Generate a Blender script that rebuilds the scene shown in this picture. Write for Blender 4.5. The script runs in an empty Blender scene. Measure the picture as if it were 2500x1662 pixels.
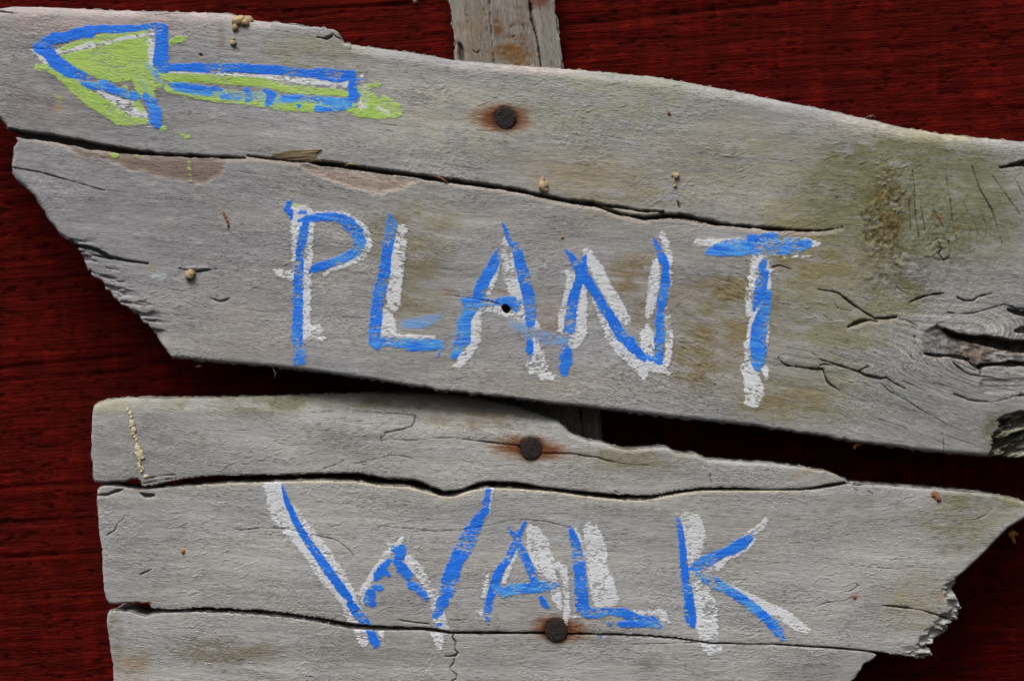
import bpy, math
import numpy as np
C = bpy.context.scene.collection
scene = bpy.context.scene

# ---------------------------------------------------------------- camera, sky, sun, exposure
S = 0.00024                 # metres per plan unit; plan units run x to the right, y down
CX, CY = 1250.0, 831.0      # plan point straight in front of the camera
DIST = 50.0 / 36.0 * 2500 * S
DU = DIST / S
cam_d = bpy.data.cameras.new("camera")
cam_d.lens = 50; cam_d.sensor_width = 36; cam_d.clip_start = 0.02; cam_d.clip_end = 100
cam = bpy.data.objects.new("camera", cam_d); C.objects.link(cam)
cam.location = (0, -DIST, 0); cam.rotation_euler = (math.radians(90), 0, 0)
scene.camera = cam

SUN_EL, SUN_AZ = 58.0, -30.0      # azimuth measured from straight in front of the signs, minus = left
w = bpy.data.worlds.new("World"); scene.world = w; w.use_nodes = True
nt = w.node_tree; nt.nodes.clear()
sky = nt.nodes.new("ShaderNodeTexSky"); sky.sky_type = 'NISHITA'; sky.sun_disc = False
sky.sun_elevation = math.radians(SUN_EL)
sky.sun_rotation = math.radians(180 + SUN_AZ * -1)
sky.air_density = 1.0; sky.dust_density = 6.0; sky.ozone_density = 1.0
hs = nt.nodes.new("ShaderNodeHueSaturation"); hs.inputs['Saturation'].default_value = 0.30
bg = nt.nodes.new("ShaderNodeBackground"); bg.inputs['Strength'].default_value = 0.07
wo = nt.nodes.new("ShaderNodeOutputWorld")
nt.links.new(sky.outputs[0], hs.inputs['Color']); nt.links.new(hs.outputs[0], bg.inputs[0]); nt.links.new(bg.outputs[0], wo.inputs[0])
sd = bpy.data.lights.new("sun", 'SUN'); sd.energy = 2.4; sd.angle = math.radians(34); sd.color = (1.0, 0.98, 0.955)
so = bpy.data.objects.new("sun", sd); C.objects.link(so)
from mathutils import Vector
el, az = math.radians(SUN_EL), math.radians(SUN_AZ)
to_sun = Vector((math.sin(az) * math.cos(el), -math.cos(az) * math.cos(el), math.sin(el)))
so.rotation_euler = to_sun.to_track_quat('Z', 'Y').to_euler()
so.location = to_sun * 3
scene.view_settings.view_transform = 'Standard'; scene.view_settings.look = 'None'
scene.view_settings.gamma = 1.0; scene.view_settings.exposure = 0.40

# ---------------------------------------------------------------- numeric helpers
F = np.float32
def lin(r, g, b):
    c = np.array([r, g, b], dtype=np.float64) / 255
    return np.where(c <= .04045, c / 12.92, ((c + .055) / 1.055) ** 2.4)
_tab = {}
def vn(x, y, seed):
    """smooth value noise, 0..1"""
    if seed not in _tab:
        _tab[seed] = np.random.RandomState(seed).random_sample((256, 256)).astype(F)
    t = _tab[seed]
    xf = np.floor(x); yf = np.floor(y)
    fx = (x - xf).astype(F); fy = (y - yf).astype(F)
    xi = xf.astype(np.int64) & 255; yi = yf.astype(np.int64) & 255
    x1 = (xi + 1) & 255; y1 = (yi + 1) & 255
    fx = fx * fx * (3 - 2 * fx); fy = fy * fy * (3 - 2 * fy)
    a = t[yi, xi]; b = t[yi, x1]; c = t[y1, xi]; d = t[y1, x1]
    return a + (b - a) * fx + (c - a) * fy + (a - b - c + d) * fx * fy
def fbm(x, y, seed, oct=3, g=.5):
    s = 0; amp = 1; tot = 0
    for o in range(oct):
        s = s + amp * vn(x * 2 ** o + 17.3 * o, y * 2 ** o + 5.1 * o, seed + o); tot += amp; amp *= g
    return s / tot
def sstep(a, b, x):
    t = np.clip((x - a) / (b - a), 0, 1)
    return t * t * (3 - 2 * t)
def seg_field(x, y, pts):
    """greatest (half width - distance) over a polyline of (x, y, half width); also the distance and side"""
    best = np.full(x.shape, -1e6, F)
    for (x0, y0, w0), (x1, y1, w1) in zip(pts[:-1], pts[1:]):
        dx, dy = x1 - x0, y1 - y0; L = dx * dx + dy * dy + 1e-6
        t = np.clip(((x - x0) * dx + (y - y0) * dy) / L, 0, 1)
        d = np.hypot(x - x0 - t * dx, y - y0 - t * dy)
        best = np.maximum(best, w0 + (w1 - w0) * t - d)
    return best
def local(X, Y, pts, pad, fn, out, default=None):
    """apply fn only on the bounding window of pts of a regular grid; out is changed in place"""
    p = np.array([q[:2] for q in pts], float)
    x0, y0 = p.min(0) - pad; x1, y1 = p.max(0) + pad
    cx = X[0]; cy = Y[:, 0]
    i0, i1 = np.searchsorted(cx, [x0, x1]); j0, j1 = np.searchsorted(cy, [y0, y1])
    if i1 <= i0 or j1 <= j0: return
    fn(slice(j0, j1), slice(i0, i1))
def poly_sdf(X, Y, P):
    """signed distance (inside +) to polygon, with the two extra values of each corner interpolated"""
    n = len(P); best = np.full(X.shape, 1e12, F); r = np.zeros(X.shape, F); a = np.zeros(X.shape, F)
    inside = np.zeros(X.shape, bool)
    for k in range(n):
        x0, y0, r0, a0 = P[k]; x1, y1, r1, a1 = P[(k + 1) % n]
        dx, dy = x1 - x0, y1 - y0; L = dx * dx + dy * dy + 1e-6
        t = np.clip(((X - x0) * dx + (Y - y0) * dy) / L, 0, 1)
        d = (X - x0 - t * dx) ** 2 + (Y - y0 - t * dy) ** 2
        m = d < best
        best = np.where(m, d, best); r = np.where(m, r0 + (r1 - r0) * t, r); a = np.where(m, a0 + (a1 - a0) * t, a)
        if y0 != y1:
            rows = (Y[:, 0] >= min(y0, y1)) & (Y[:, 0] < max(y0, y1))
            yy = Y[rows, 0]; xc = x0 + (yy - y0) / (y1 - y0) * dx
            inside[rows] ^= X[rows] < xc[:, None]
    d = np.sqrt(best)
    return np.where(inside, d, -d), r, a
def PL(pts, r=12, a=.55):
    return [(p[0], p[1], p[2] if len(p) > 2 and p[2] is not None else r, p[3] if len(p) > 3 else a) for p in pts]
K = 640 / 2334.0
def Q(ox, oy, *pts):
    """points measured on an enlarged detail whose corner stands at (ox, oy)"""
    return [(ox + p[0] * K, oy + p[1] * K) + ((p[2] * K,) if len(p) > 2 else ()) for p in pts]

def make_mesh(name, verts, quads, mat, parent=None, origin=(0, 0, 0), colour=None, grain=None, smooth=True, more=None):
    me = bpy.data.meshes.new(name)
    v = (verts - np.array(origin)).astype(F)
    me.vertices.add(len(v)); me.vertices.foreach_set('co', v.ravel())
    q = quads.astype(np.int32); n = q.shape[1]
    me.loops.add(q.size); me.loops.foreach_set('vertex_index', q.ravel())
    me.polygons.add(len(q)); me.polygons.foreach_set('loop_start', np.arange(0, q.size, n, dtype=np.int32))
    me.polygons.foreach_set('use_smooth', np.full(len(q), smooth))
    if colour is not None:
        c = np.ones((len(v), 4), F); c[:, :3] = colour
        at = me.color_attributes.new('tint', 'FLOAT_COLOR', 'POINT'); at.data.foreach_set('color', c.ravel())
    if grain is not None:
        g = np.zeros((len(v), 3), F); g[:, :grain.shape[1]] = grain
        at = me.attributes.new('grain', 'FLOAT_VECTOR', 'POINT'); at.data.foreach_set('vector', g.ravel())
    for nm, arr in (more or {}).items():
        if nm.startswith('coat_'):
            c = np.ones((len(v), 4), F); c[:, :3] = arr
            at = me.color_attributes.new(nm, 'FLOAT_COLOR', 'POINT'); at.data.foreach_set('color', c.ravel())
        else:
            at = me.attributes.new(nm, 'FLOAT_VECTOR', 'POINT'); at.data.foreach_set('vector', arr.astype(F).ravel())
    me.update(calc_edges=True); me.validate()
    me.materials.append(mat)
    o = bpy.data.objects.new(name, me); C.objects.link(o)
    if parent is not None: o.parent = parent
    else: o.location = origin
    return o
def empty(name, loc, label, cat, group=None):
    o = bpy.data.objects.new(name, None); C.objects.link(o); o.location = loc
    o.empty_display_size = .02
    o['label'] = label; o['category'] = cat
    if group: o['group'] = group
    return o
def tag(o, label=None, cat=None, group=None, kind=None):
    if label: o['label'] = label
    if cat: o['category'] = cat
    if group: o['group'] = group
    if kind: o['kind'] = kind
    return o
def W3(x, y, out, k=1.0):
    """plan point to world; k is the plan scale of the board it is drawn on"""
    return ((x - CX) * S * k, -out * S, (CY - y) * S * k)

# ---------------------------------------------------------------- materials
def nodes(name):
    m = bpy.data.materials.new(name); m.use_nodes = True
    t = m.node_tree; b = t.nodes['Principled BSDF']
    return m, t, b
def N(t, kind, **kw):
    n = t.nodes.new(kind)
    for k_, v_ in kw.items(): setattr(n, k_, v_)
    return n
def noise(t, vec, scale, detail=2, rough=.5):
    mp = N(t, 'ShaderNodeVectorMath', operation='MULTIPLY'); mp.inputs[1].default_value = scale
    t.links.new(vec, mp.inputs[0])
    n = N(t, 'ShaderNodeTexNoise'); n.inputs['Scale'].default_value = 1; n.inputs['Detail'].default_value = detail
    n.inputs['Roughness'].default_value = rough
    t.links.new(mp.outputs[0], n.inputs['Vector'])
    return n.outputs['Fac']
def ramp(t, fac, lo, hi, a, b):
    n = N(t, 'ShaderNodeMapRange'); n.inputs[1].default_value = lo; n.inputs[2].default_value = hi
    n.inputs[3].default_value = a; n.inputs[4].default_value = b
    t.links.new(fac, n.inputs[0]); return n.outputs[0]
def mth(t, op, a, b=None):
    n = N(t, 'ShaderNodeMath', operation=op)
    for i, v in enumerate((a, b)):
        if v is None: continue
        if isinstance(v, (int, float)): n.inputs[i].default_value = v
        else: t.links.new(v, n.inputs[i])
    return n.outputs[0]
def wood_core(t, g, colour, grain_amt):
    fib = noise(t, g, (.018, .34, 1), 4, .65)          # long fibres
    fine = noise(t, g, (.05, .42, 1), 3, .7)           # short fine grain
    blot = noise(t, g, (.006, .02, 1), 3, .5)
    chk = noise(t, g, (.05, .30, 1), 2, .5)            # short dark checks
    pit = noise(t, g, (.22, .34, 1), 2, .6)
    salt = noise(t, g, (.2, .36, 1), 3, .75)
    v = mth(t, 'MULTIPLY', ramp(t, fib, .32, .68, 1 - .19 * grain_amt, 1 + .17 * grain_amt), ramp(t, fine, .36, .64, 1 - .30 * grain_amt, 1 + .24 * grain_amt))
    v = mth(t, 'MULTIPLY', v, ramp(t, blot, .3, .7, .92, 1.08))
    v = mth(t, 'MULTIPLY', v, ramp(t, salt, .32, .68, .82, 1.16))
    v = mth(t, 'MULTIPLY', v, ramp(t, chk, .585, .68, 1, .60))
    v = mth(t, 'MULTIPLY', v, ramp(t, pit, .68, .78, 1, .70))
    patch = ramp(t, noise(t, g, (.004, .012, 1), 3, .6), .36, .64, .45, 1.15)     # some areas are smoother than others
    v = mth(t, 'ADD', 1.0, mth(t, 'MULTIPLY', mth(t, 'SUBTRACT', v, 1.0), patch))
    mx = N(t, 'ShaderNodeVectorMath', operation='SCALE'); t.links.new(colour, mx.inputs[0]); t.links.new(v, mx.inputs['Scale'])
    h = mth(t, 'ADD', mth(t, 'MULTIPLY', fib, .28), mth(t, 'MULTIPLY', fine, .85))
    h = mth(t, 'SUBTRACT', h, ramp(t, chk, .62, .72, 0, .35))
    h = mth(t, 'ADD', h, mth(t, 'MULTIPLY', pit, .3)); h = mth(t, 'ADD', h, mth(t, 'MULTIPLY', salt, .5)); h = mth(t, 'MULTIPLY', h, patch)
    return mx.outputs[0], h, fine, fib, salt
def wood_material(name, grain_amt=1.0, bump=1.0):
    m, t, b = nodes(name)
    col = N(t, 'ShaderNodeAttribute', attribute_name='tint'); gr = N(t, 'ShaderNodeAttribute', attribute_name='grain')
    c, h, _, _, _ = wood_core(t, gr.outputs['Vector'], col.outputs['Color'], grain_amt)
    t.links.new(c, b.inputs['Base Color'])
    b.inputs['Roughness'].default_value = .78; b.inputs['Specular IOR Level'].default_value = .25
    bp = N(t, 'ShaderNodeBump'); bp.inputs['Strength'].default_value = 1.0; bp.inputs['Distance'].default_value = .00058 * bump
    t.links.new(h, bp.inputs['Height']); t.links.new(bp.outputs[0], b.inputs['Normal'])
    return m
def paint_material():
    """pigment caught on the raised grain: two coats, each breaking up where the wood is low"""
    m, t, b = nodes('chalky_paint')
    A = lambda n_: N(t, 'ShaderNodeAttribute', attribute_name=n_)
    g = A('grain').outputs['Vector']; cv = N(t, 'ShaderNodeSeparateXYZ'); t.links.new(A('coats').outputs['Vector'], cv.inputs[0])
    wood, h, fine, fib, salt = wood_core(t, g, A('tint').outputs['Color'], 1.0)
    a = noise(t, g, (.02, .22, 1), 3, .65); c = noise(t, g, (.25, .34, 1), 3, .7)
    rel = mth(t, 'ADD', mth(t, 'MULTIPLY', mth(t, 'SUBTRACT', fine, .5), 1.0), mth(t, 'MULTIPLY', mth(t, 'SUBTRACT', c, .5), 1.0))
    last = wood
    for k_, nm in ((0, 'coat_a'), (1, 'coat_b')):
        f = N(t, 'ShaderNodeMapRange', interpolation_type='SMOOTHSTEP'); f.inputs[1].default_value = (.26, .27)[k_]; f.inputs[2].default_value = (.82, .76)[k_]
        t.links.new(mth(t, 'ADD', cv.outputs[k_], rel), f.inputs[0])
        v = mth(t, 'MULTIPLY', ramp(t, a, .3, .7, .84, 1.13), ramp(t, salt, .3, .7, .90, 1.08))
        sc = N(t, 'ShaderNodeVectorMath', operation='SCALE'); t.links.new(A(nm).outputs['Color'], sc.inputs[0]); t.links.new(v, sc.inputs['Scale'])
        mx = N(t, 'ShaderNodeMix', data_type='RGBA'); t.links.new(f.outputs[0], mx.inputs['Factor']); t.links.new(last, mx.inputs[6]); t.links.new(sc.outputs[0], mx.inputs[7])
        last = mx.outputs[2]
    t.links.new(last, b.inputs['Base Color'])
    b.inputs['Roughness'].default_value = .7; b.inputs['Specular IOR Level'].default_value = .22
    bp = N(t, 'ShaderNodeBump'); bp.inputs['Strength'].default_value = 1; bp.inputs['Distance'].default_value = .00045
    t.links.new(h, bp.inputs['Height']); t.links.new(bp.outputs[0], b.inputs['Normal'])
    return m
def wall_material():
    m, t, b = nodes('red_stained_timber')
    gr = N(t, 'ShaderNodeAttribute', attribute_name='grain'); g = gr.outputs['Vector']
    col = N(t, 'ShaderNodeAttribute', attribute_name='tint')
    rid = noise(t, g, (.007, .15, 1), 2, .5)
    rid2 = noise(t, g, (.04, .30, 1), 2, .6)
    fz = noise(t, g, (.25, .5, 1), 2, .6)
    r = mth(t, 'MULTIPLY', ramp(t, rid, .33, .67, .7, 1.3), ramp(t, rid2, .3, .7, .78, 1.22))
    r = mth(t, 'MULTIPLY', r, ramp(t, fz, .3, .7, .8, 1.18))
    mx = N(t, 'ShaderNodeVectorMath', operation='SCALE'); t.links.new(col.outputs['Color'], mx.inputs[0]); t.links.new(r, mx.inputs['Scale'])
    t.links.new(mx.outputs[0], b.inputs['Base Color'])
    b.inputs['Roughness'].default_value = .8; b.inputs['Specular IOR Level'].default_value = .02
    bp = N(t, 'ShaderNodeBump'); bp.inputs['Strength'].default_value = 1; bp.inputs['Distance'].default_value = .0009
    h = mth(t, 'ADD', mth(t, 'MULTIPLY', rid, .8), rid2)
    h = mth(t, 'ADD', h, mth(t, 'MULTIPLY', fz, .3))
    t.links.new(h, bp.inputs['Height']); t.links.new(bp.outputs[0], b.inputs['Normal'])
    return m
def plain(name, rgb, rough=.7, spec=.25, n_scale=900, amt=.25, bump=.0003, metal=0):
    m, t, b = nodes(name)
    tc = N(t, 'ShaderNodeTexCoord')
    n = noise(t, tc.outputs['Object'], (n_scale,) * 3, 4, .65)
    v = ramp(t, n, .3, .7, 1 - amt, 1 + amt)
    mx = N(t, 'ShaderNodeVectorMath', operation='SCALE'); mx.inputs[0].default_value = rgb; t.links.new(v, mx.inputs['Scale'])
    t.links.new(mx.outputs[0], b.inputs['Base Color'])
    b.inputs['Roughness'].default_value = rough; b.inputs['Specular IOR Level'].default_value = spec; b.inputs['Metallic'].default_value = metal
    bp = N(t, 'ShaderNodeBump'); bp.inputs['Distance'].default_value = bump
    t.links.new(n, bp.inputs['Height']); t.links.new(bp.outputs[0], b.inputs['Normal'])
    return m
M_wood = wood_material('weathered_driftwood')
M_batten = wood_material('weathered_batten_wood', 1.2, 1.0)
M_paint = paint_material()
M_wall = wall_material()
M_rust = plain('rusted_iron', tuple(lin(36, 26, 24)), .6, .35, 1100, .75, .0016)
M_husk = plain('tan_husk', tuple(lin(164, 142, 104)), .6, .35, 900, .3, .0002)
M_brown = plain('brown_debris', tuple(lin(140, 92, 62)), .7, .2, 900, .35, .0003)
M_drip = plain('cream_resin', tuple(lin(196, 184, 150)), .45, .45, 700, .2, .0002)
M_orange = plain('orange_debris', tuple(lin(176, 116, 52)), .7, .2, 900, .4, .0003)
M_web = plain('pale_fibre', tuple(lin(150, 140, 122)), .7, .2, 900, .1, .0001)

# ---------------------------------------------------------------- relief carving
class Board:
    """one weathered piece: a fine relief front, rounded edges and rough sides"""
    def __init__(self, name, poly, step, front, back, flow, parent, origin, relief, cracks, tint, k, mat, seed=0, extra=None):
        P = PL(poly)
        xs = [p[0] for p in P]; ys = [p[1] for p in P]
        gx = np.arange(min(xs) - 6, max(xs) + 6, step); gy = np.arange(min(ys) - 6, max(ys) + 6, step)
        X, Y = np.meshgrid(gx.astype(F), gy.astype(F))
        sdf, r, a = poly_sdf(X, Y, P)
        sdf = sdf + a * (fbm(X / 16, Y / 16, 900 + seed, 3) - .5) * 3.2 + a * (fbm(X / 70, Y / 70, 940 + seed, 2) - .5) * 2.5
        r = np.maximum(np.where(r > 15, r * 1.7, r), .5)
        U, V = flow(X, Y)
        out = relief(X, Y, U, V).astype(F)
        d = np.clip(sdf, 0, r)
        edge = r - np.sqrt(np.maximum(r * r - (r - d) ** 2, 0))
        worn = .5 * np.exp(-(np.maximum(sdf, 0) / (r * 2.2)) ** 2)
        out = out - edge - worn
        T = tint(X, Y, U, V)
        for cr in cracks:
            pts, depth = cr[0], cr[1]
            lip = cr[2] if len(cr) > 2 else 0
            def fn(sj, si):
                x = X[sj, si]; y = Y[sj, si]
                wm = max(p[2] for p in pts); wob = (fbm(x / 7, y / 7, 31, 2) - .5) * (1.6 if wm > 2.2 else 1.1) - (.3 if wm < 2.2 else 0) + (fbm(x / 26, y / 26, 37, 2) - .52) * min(wm * 1.3, 5)
                f = seg_field(x, y, pts) + wob
                c = sstep(-.9, 1.3, f)
                out[sj, si] -= depth * c + min(depth * .03, .8) * np.exp(-(np.minimum(f, 0) / 3) ** 2)
                dirt = (.45 * sstep(-1.2, .8, f))[..., None]
                T[sj, si] *= 1 - dirt
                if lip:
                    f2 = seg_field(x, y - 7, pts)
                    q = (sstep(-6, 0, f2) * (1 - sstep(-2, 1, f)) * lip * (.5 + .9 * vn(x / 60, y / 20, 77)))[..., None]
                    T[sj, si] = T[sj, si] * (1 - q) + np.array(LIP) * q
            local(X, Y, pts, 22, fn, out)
        if extra: extra(X, Y, U, V, out, T, sdf)
        self.X, self.Y, self.out, self.T, self.sdf, self.U, self.V = X, Y, out, T, sdf, U, V
        self.gx, self.gy, self.step, self.front, self.k = gx, gy, step, front, k
        ny, nx = X.shape
        keep = (sdf[:-1, :-1] + sdf[1:, :-1] + sdf[:-1, 1:] + sdf[1:, 1:]) > 0
        jj, ii = np.nonzero(keep)
        v00 = jj * nx + ii
        quads = np.stack([v00, v00 + nx, v00 + nx + 1, v00 + 1], 1)
        h0 = quads.ravel(); h1 = np.roll(quads, -1, 1).ravel()
        n = nx * ny
        fw = h0 * n + h1; bw = h1 * n + h0
        bd = ~np.isin(fw, bw)
        b0, b1 = h0[bd], h1[bd]
        # pull the rim onto the outline
        gyv, gxv = np.gradient(sdf, step)
        xf = X.ravel().copy(); yf = Y.ravel().copy(); of = out.ravel().copy()
        bi = np.unique(b0)
        gX = gxv.ravel()[bi]; gY = gyv.ravel()[bi]; gl = np.hypot(gX, gY) + 1e-3
        mv = np.clip(-sdf.ravel()[bi] / gl, -1.3 * step, 1.3 * step)
        xf[bi] += gX / gl * mv; yf[bi] += gY / gl * mv
        of[bi] = np.minimum(of[bi], -r.ravel()[bi] * .95)
        used = np.unique(quads)
        remap = np.full(n, -1, np.int64); remap[used] = np.arange(len(used))
        quads = remap[quads]
        vx = xf[used]; vy = yf[used]; vo = of[used]
        col = T.reshape(-1, 3)[used]; gu = U.ravel()[used]; gv = V.ravel()[used]
        # sides
        rx, ry, ro = xf[bi], yf[bi], of[bi]
        nxn, nyn = -gX / gl, -gY / gl
        bmap = np.full(n, -1, np.int64); bmap[bi] = np.arange(len(bi))
        thick = front - back
        prev = remap[bi]; total = len(used)
        allx, ally, allo, allc, allu, allv = [vx], [vy], [vo], [col], [gu], [gv]
        Q_ = [quads]
        for li, fr in enumerate((.12, .3, .55, .8, 1.0)):
            o_l = np.minimum(ro - 4, -thick * fr)
            bulge = 1.5 + 4 * (vn(rx / 14 + ry / 14, np.full_like(rx, fr * 9), 55 + seed) - .5) * 2 * (1 if fr < 1 else .3) - 4 * fr
            lx = rx + nxn * bulge; ly = ry + nyn * bulge
            idx = total + np.arange(len(bi)); total += len(bi)
            allx.append(lx); ally.append(ly); allo.append(o_l)
            allc.append(T.reshape(-1, 3)[bi] * .92); allu.append(U.ravel()[bi]); allv.append(V.ravel()[bi] + o_l * .8)
            Q_.append(np.stack([prev[bmap[b0]], idx[bmap[b0]], idx[bmap[b1]], prev[bmap[b1]]], 1)[:, ::-1])
            prev = idx
        vx = np.concatenate(allx); vy = np.concatenate(ally); vo = np.concatenate(allo) + front
        verts = np.stack([(vx - CX) * S * k, -vo * S, (CY - vy) * S * k], 1)
        self.obj = make_mesh(name, verts, np.concatenate(Q_), mat, parent, origin,
                             np.concatenate(allc), np.stack([np.concatenate(allu), np.concatenate(allv)], 1))
    def sample(self, arr, x, y):
        fx = np.clip((x - self.gx[0]) / self.step, 0, len(self.gx) - 1.001); fy = np.clip((y - self.gy[0]) / self.step, 0, len(self.gy) - 1.001)
        i = fx.astype(int); j = fy.astype(int); fx = fx - i; fy = fy - j
        if arr.ndim == 3: fx = fx[..., None]; fy = fy[..., None]
        return arr[j, i] * (1 - fx) * (1 - fy) + arr[j, i + 1] * fx * (1 - fy) + arr[j + 1, i] * (1 - fx) * fy + arr[j + 1, i + 1] * fx * fy

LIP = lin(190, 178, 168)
def blobs(T, X, Y, lst, seed):
    for n_, (cx, cy, rx, ry, rgb, st) in enumerate(lst):
        d = np.hypot((X - cx) / rx, (Y - cy) / ry)
        m = np.clip(1 - d, 0, 1); m = sstep(0, .75, m) if st < .9 else sstep(0, .5, m)
        nn = .5 * fbm((X + 3 * n_) / 70, (Y - .08 * X) / 14, seed + n_ % 3, 5, .68) + .5 * fbm((X + 3 * n_) / 45, Y / 30, seed + 5 + n_ % 3, 4, .6)
        m = m * st * np.clip(.25 + 1.5 * sstep(.32, .68, nn), 0, 1.4)
        m = np.clip(m, 0, 1)[..., None]
        T[:] = T * (1 - m) + lin(*rgb) * m
def rust_stain(T, X, Y, cx, cy, r, reach_l, reach_r, ry, seed):
    dx = X - cx; reach = np.where(dx < 0, reach_l, reach_r)
    d = np.hypot(dx / reach, (Y - cy - 0.07 * dx) / ry)
    f = fbm(X / 30, Y / 5, seed, 3, .6)
    m = sstep(1.15, .45, d + (f - .5) * .6)
    core = sstep(.92, .35, d + (f - .5) * .45)
    m3 = (m * .85)[..., None]; c3 = (core * .85)[..., None]
    T[:] = T * (1 - m3) + lin(142, 98, 54) * m3
    T[:] = T * (1 - c3) + lin(106, 52, 20) * c3
    k3 = (sstep(1.5, 1.0, np.hypot(X - cx, Y - cy - 2) / r) * .6)[..., None]
    T[:] = T * (1 - k3) + lin(52, 28, 20) * k3

# ---------------------------------------------------------------- red wall
def build_wall():
    out0 = -262.0; k = (DU - out0) / DU
    step = 4.5
    gx = np.arange(-260, 2760, step); gy = np.arange(-260, 1930, step)
    X, Y = np.meshgrid(gx.astype(F), gy.astype(F))
    V = Y + .065 * X + 8 * (fbm(X / 600, Y / 200, 300, 2) - .5)
    U = X - .05 * Y
    band = vn(U / 15 + .25 * V / 200, V / 150, 310) * .55 + vn(U / 44, V / 400, 311) * .45
    mott = fbm(U / 46, V / 26, 320, 4, .6)
    pits = sstep(.70, .80, fbm(U / 22, V / 9, 330, 2, .5))
    long_ = fbm(U / 500, V / 12, 335, 2)
    out = 5 * (fbm(U / 300, V / 22, 340, 3) - .5) + 3 * (band - .5) - 3.5 * pits + 2.5 * (mott - .5) + 3 * (long_ - .5)
    q = np.clip(.25 + .95 * sstep(.3, .7, band) * sstep(.3, .7, mott) + .55 * sstep(.55, .8, mott), 0, 1.3)
    q = (.28 + .50 * q) * (1 - .7 * pits) * (.75 + .5 * long_)
    T = q[..., None] * lin(88, 15, 9) + (1 - np.clip(q, 0, 1))[..., None] * lin(46, 10, 8)
    # long saw gouges
    for (x0, y0, x1, y1, wd) in ((-20, 1192, 226, 1178, 2.5), (-20, 1360, 250, 1350, 3), (-20, 900, 320, 868, 3), (1380, 60, 1900, 10, 3), (620, 30, 1000, 10, 2), (-20, 1275, 230, 1262, 2.5), (0, 930, 330, 905, 3)):
        f = seg_field(X, Y, [(x0, y0, wd), (x1, y1, wd)])
        c = sstep(-4, 1, f) * (.5 + .6 * vn(X / 40, Y / 40, 9)); out -= 4 * c; T *= (1 - .5 * c)[..., None]
    ny, nx = X.shape
    jj, ii = np.meshgrid(np.arange(ny - 1), np.arange(nx - 1), indexing='ij')
    v00 = (jj * nx + ii).ravel()
    quads = np.stack([v00, v00 + nx, v00 + nx + 1, v00 + 1], 1)
    vo = out.ravel() + out0
    verts = np.stack([(X.ravel() - CX) * S * k, -vo * S, (CY - Y.ravel()) * S * k], 1)
    # close the board behind: rim and back
    rim = np.concatenate([np.arange(nx - 1), (np.arange(ny - 1)) * nx + nx - 1, (ny - 1) * nx + np.arange(nx - 1, 0, -1), np.arange(ny - 1, 0, -1) * nx])
    bv = verts[rim].copy(); bv[:, 1] += 0.022
    n0 = len(verts); m = len(rim)
    nxt = np.roll(np.arange(m), -1)
    side = np.stack([rim, rim[nxt], n0 + nxt, n0 + np.arange(m)], 1)
    verts = np.concatenate([verts, bv])
    org = (0, verts[:, 1].min(), verts[:, 2].min())
    col = np.concatenate([T.reshape(-1, 3), T.reshape(-1, 3)[rim]])
    gr = np.concatenate([np.stack([U.ravel(), V.ravel()], 1), np.stack([U.ravel(), V.ravel()], 1)[rim]])
    o = make_mesh('timber_wall', verts, np.concatenate([quads, side]), M_wall, None, org, col, gr)
    tag(o, 'dark red rough-sawn timber wall behind the grey driftwood boards', 'wall')
build_wall()

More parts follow.
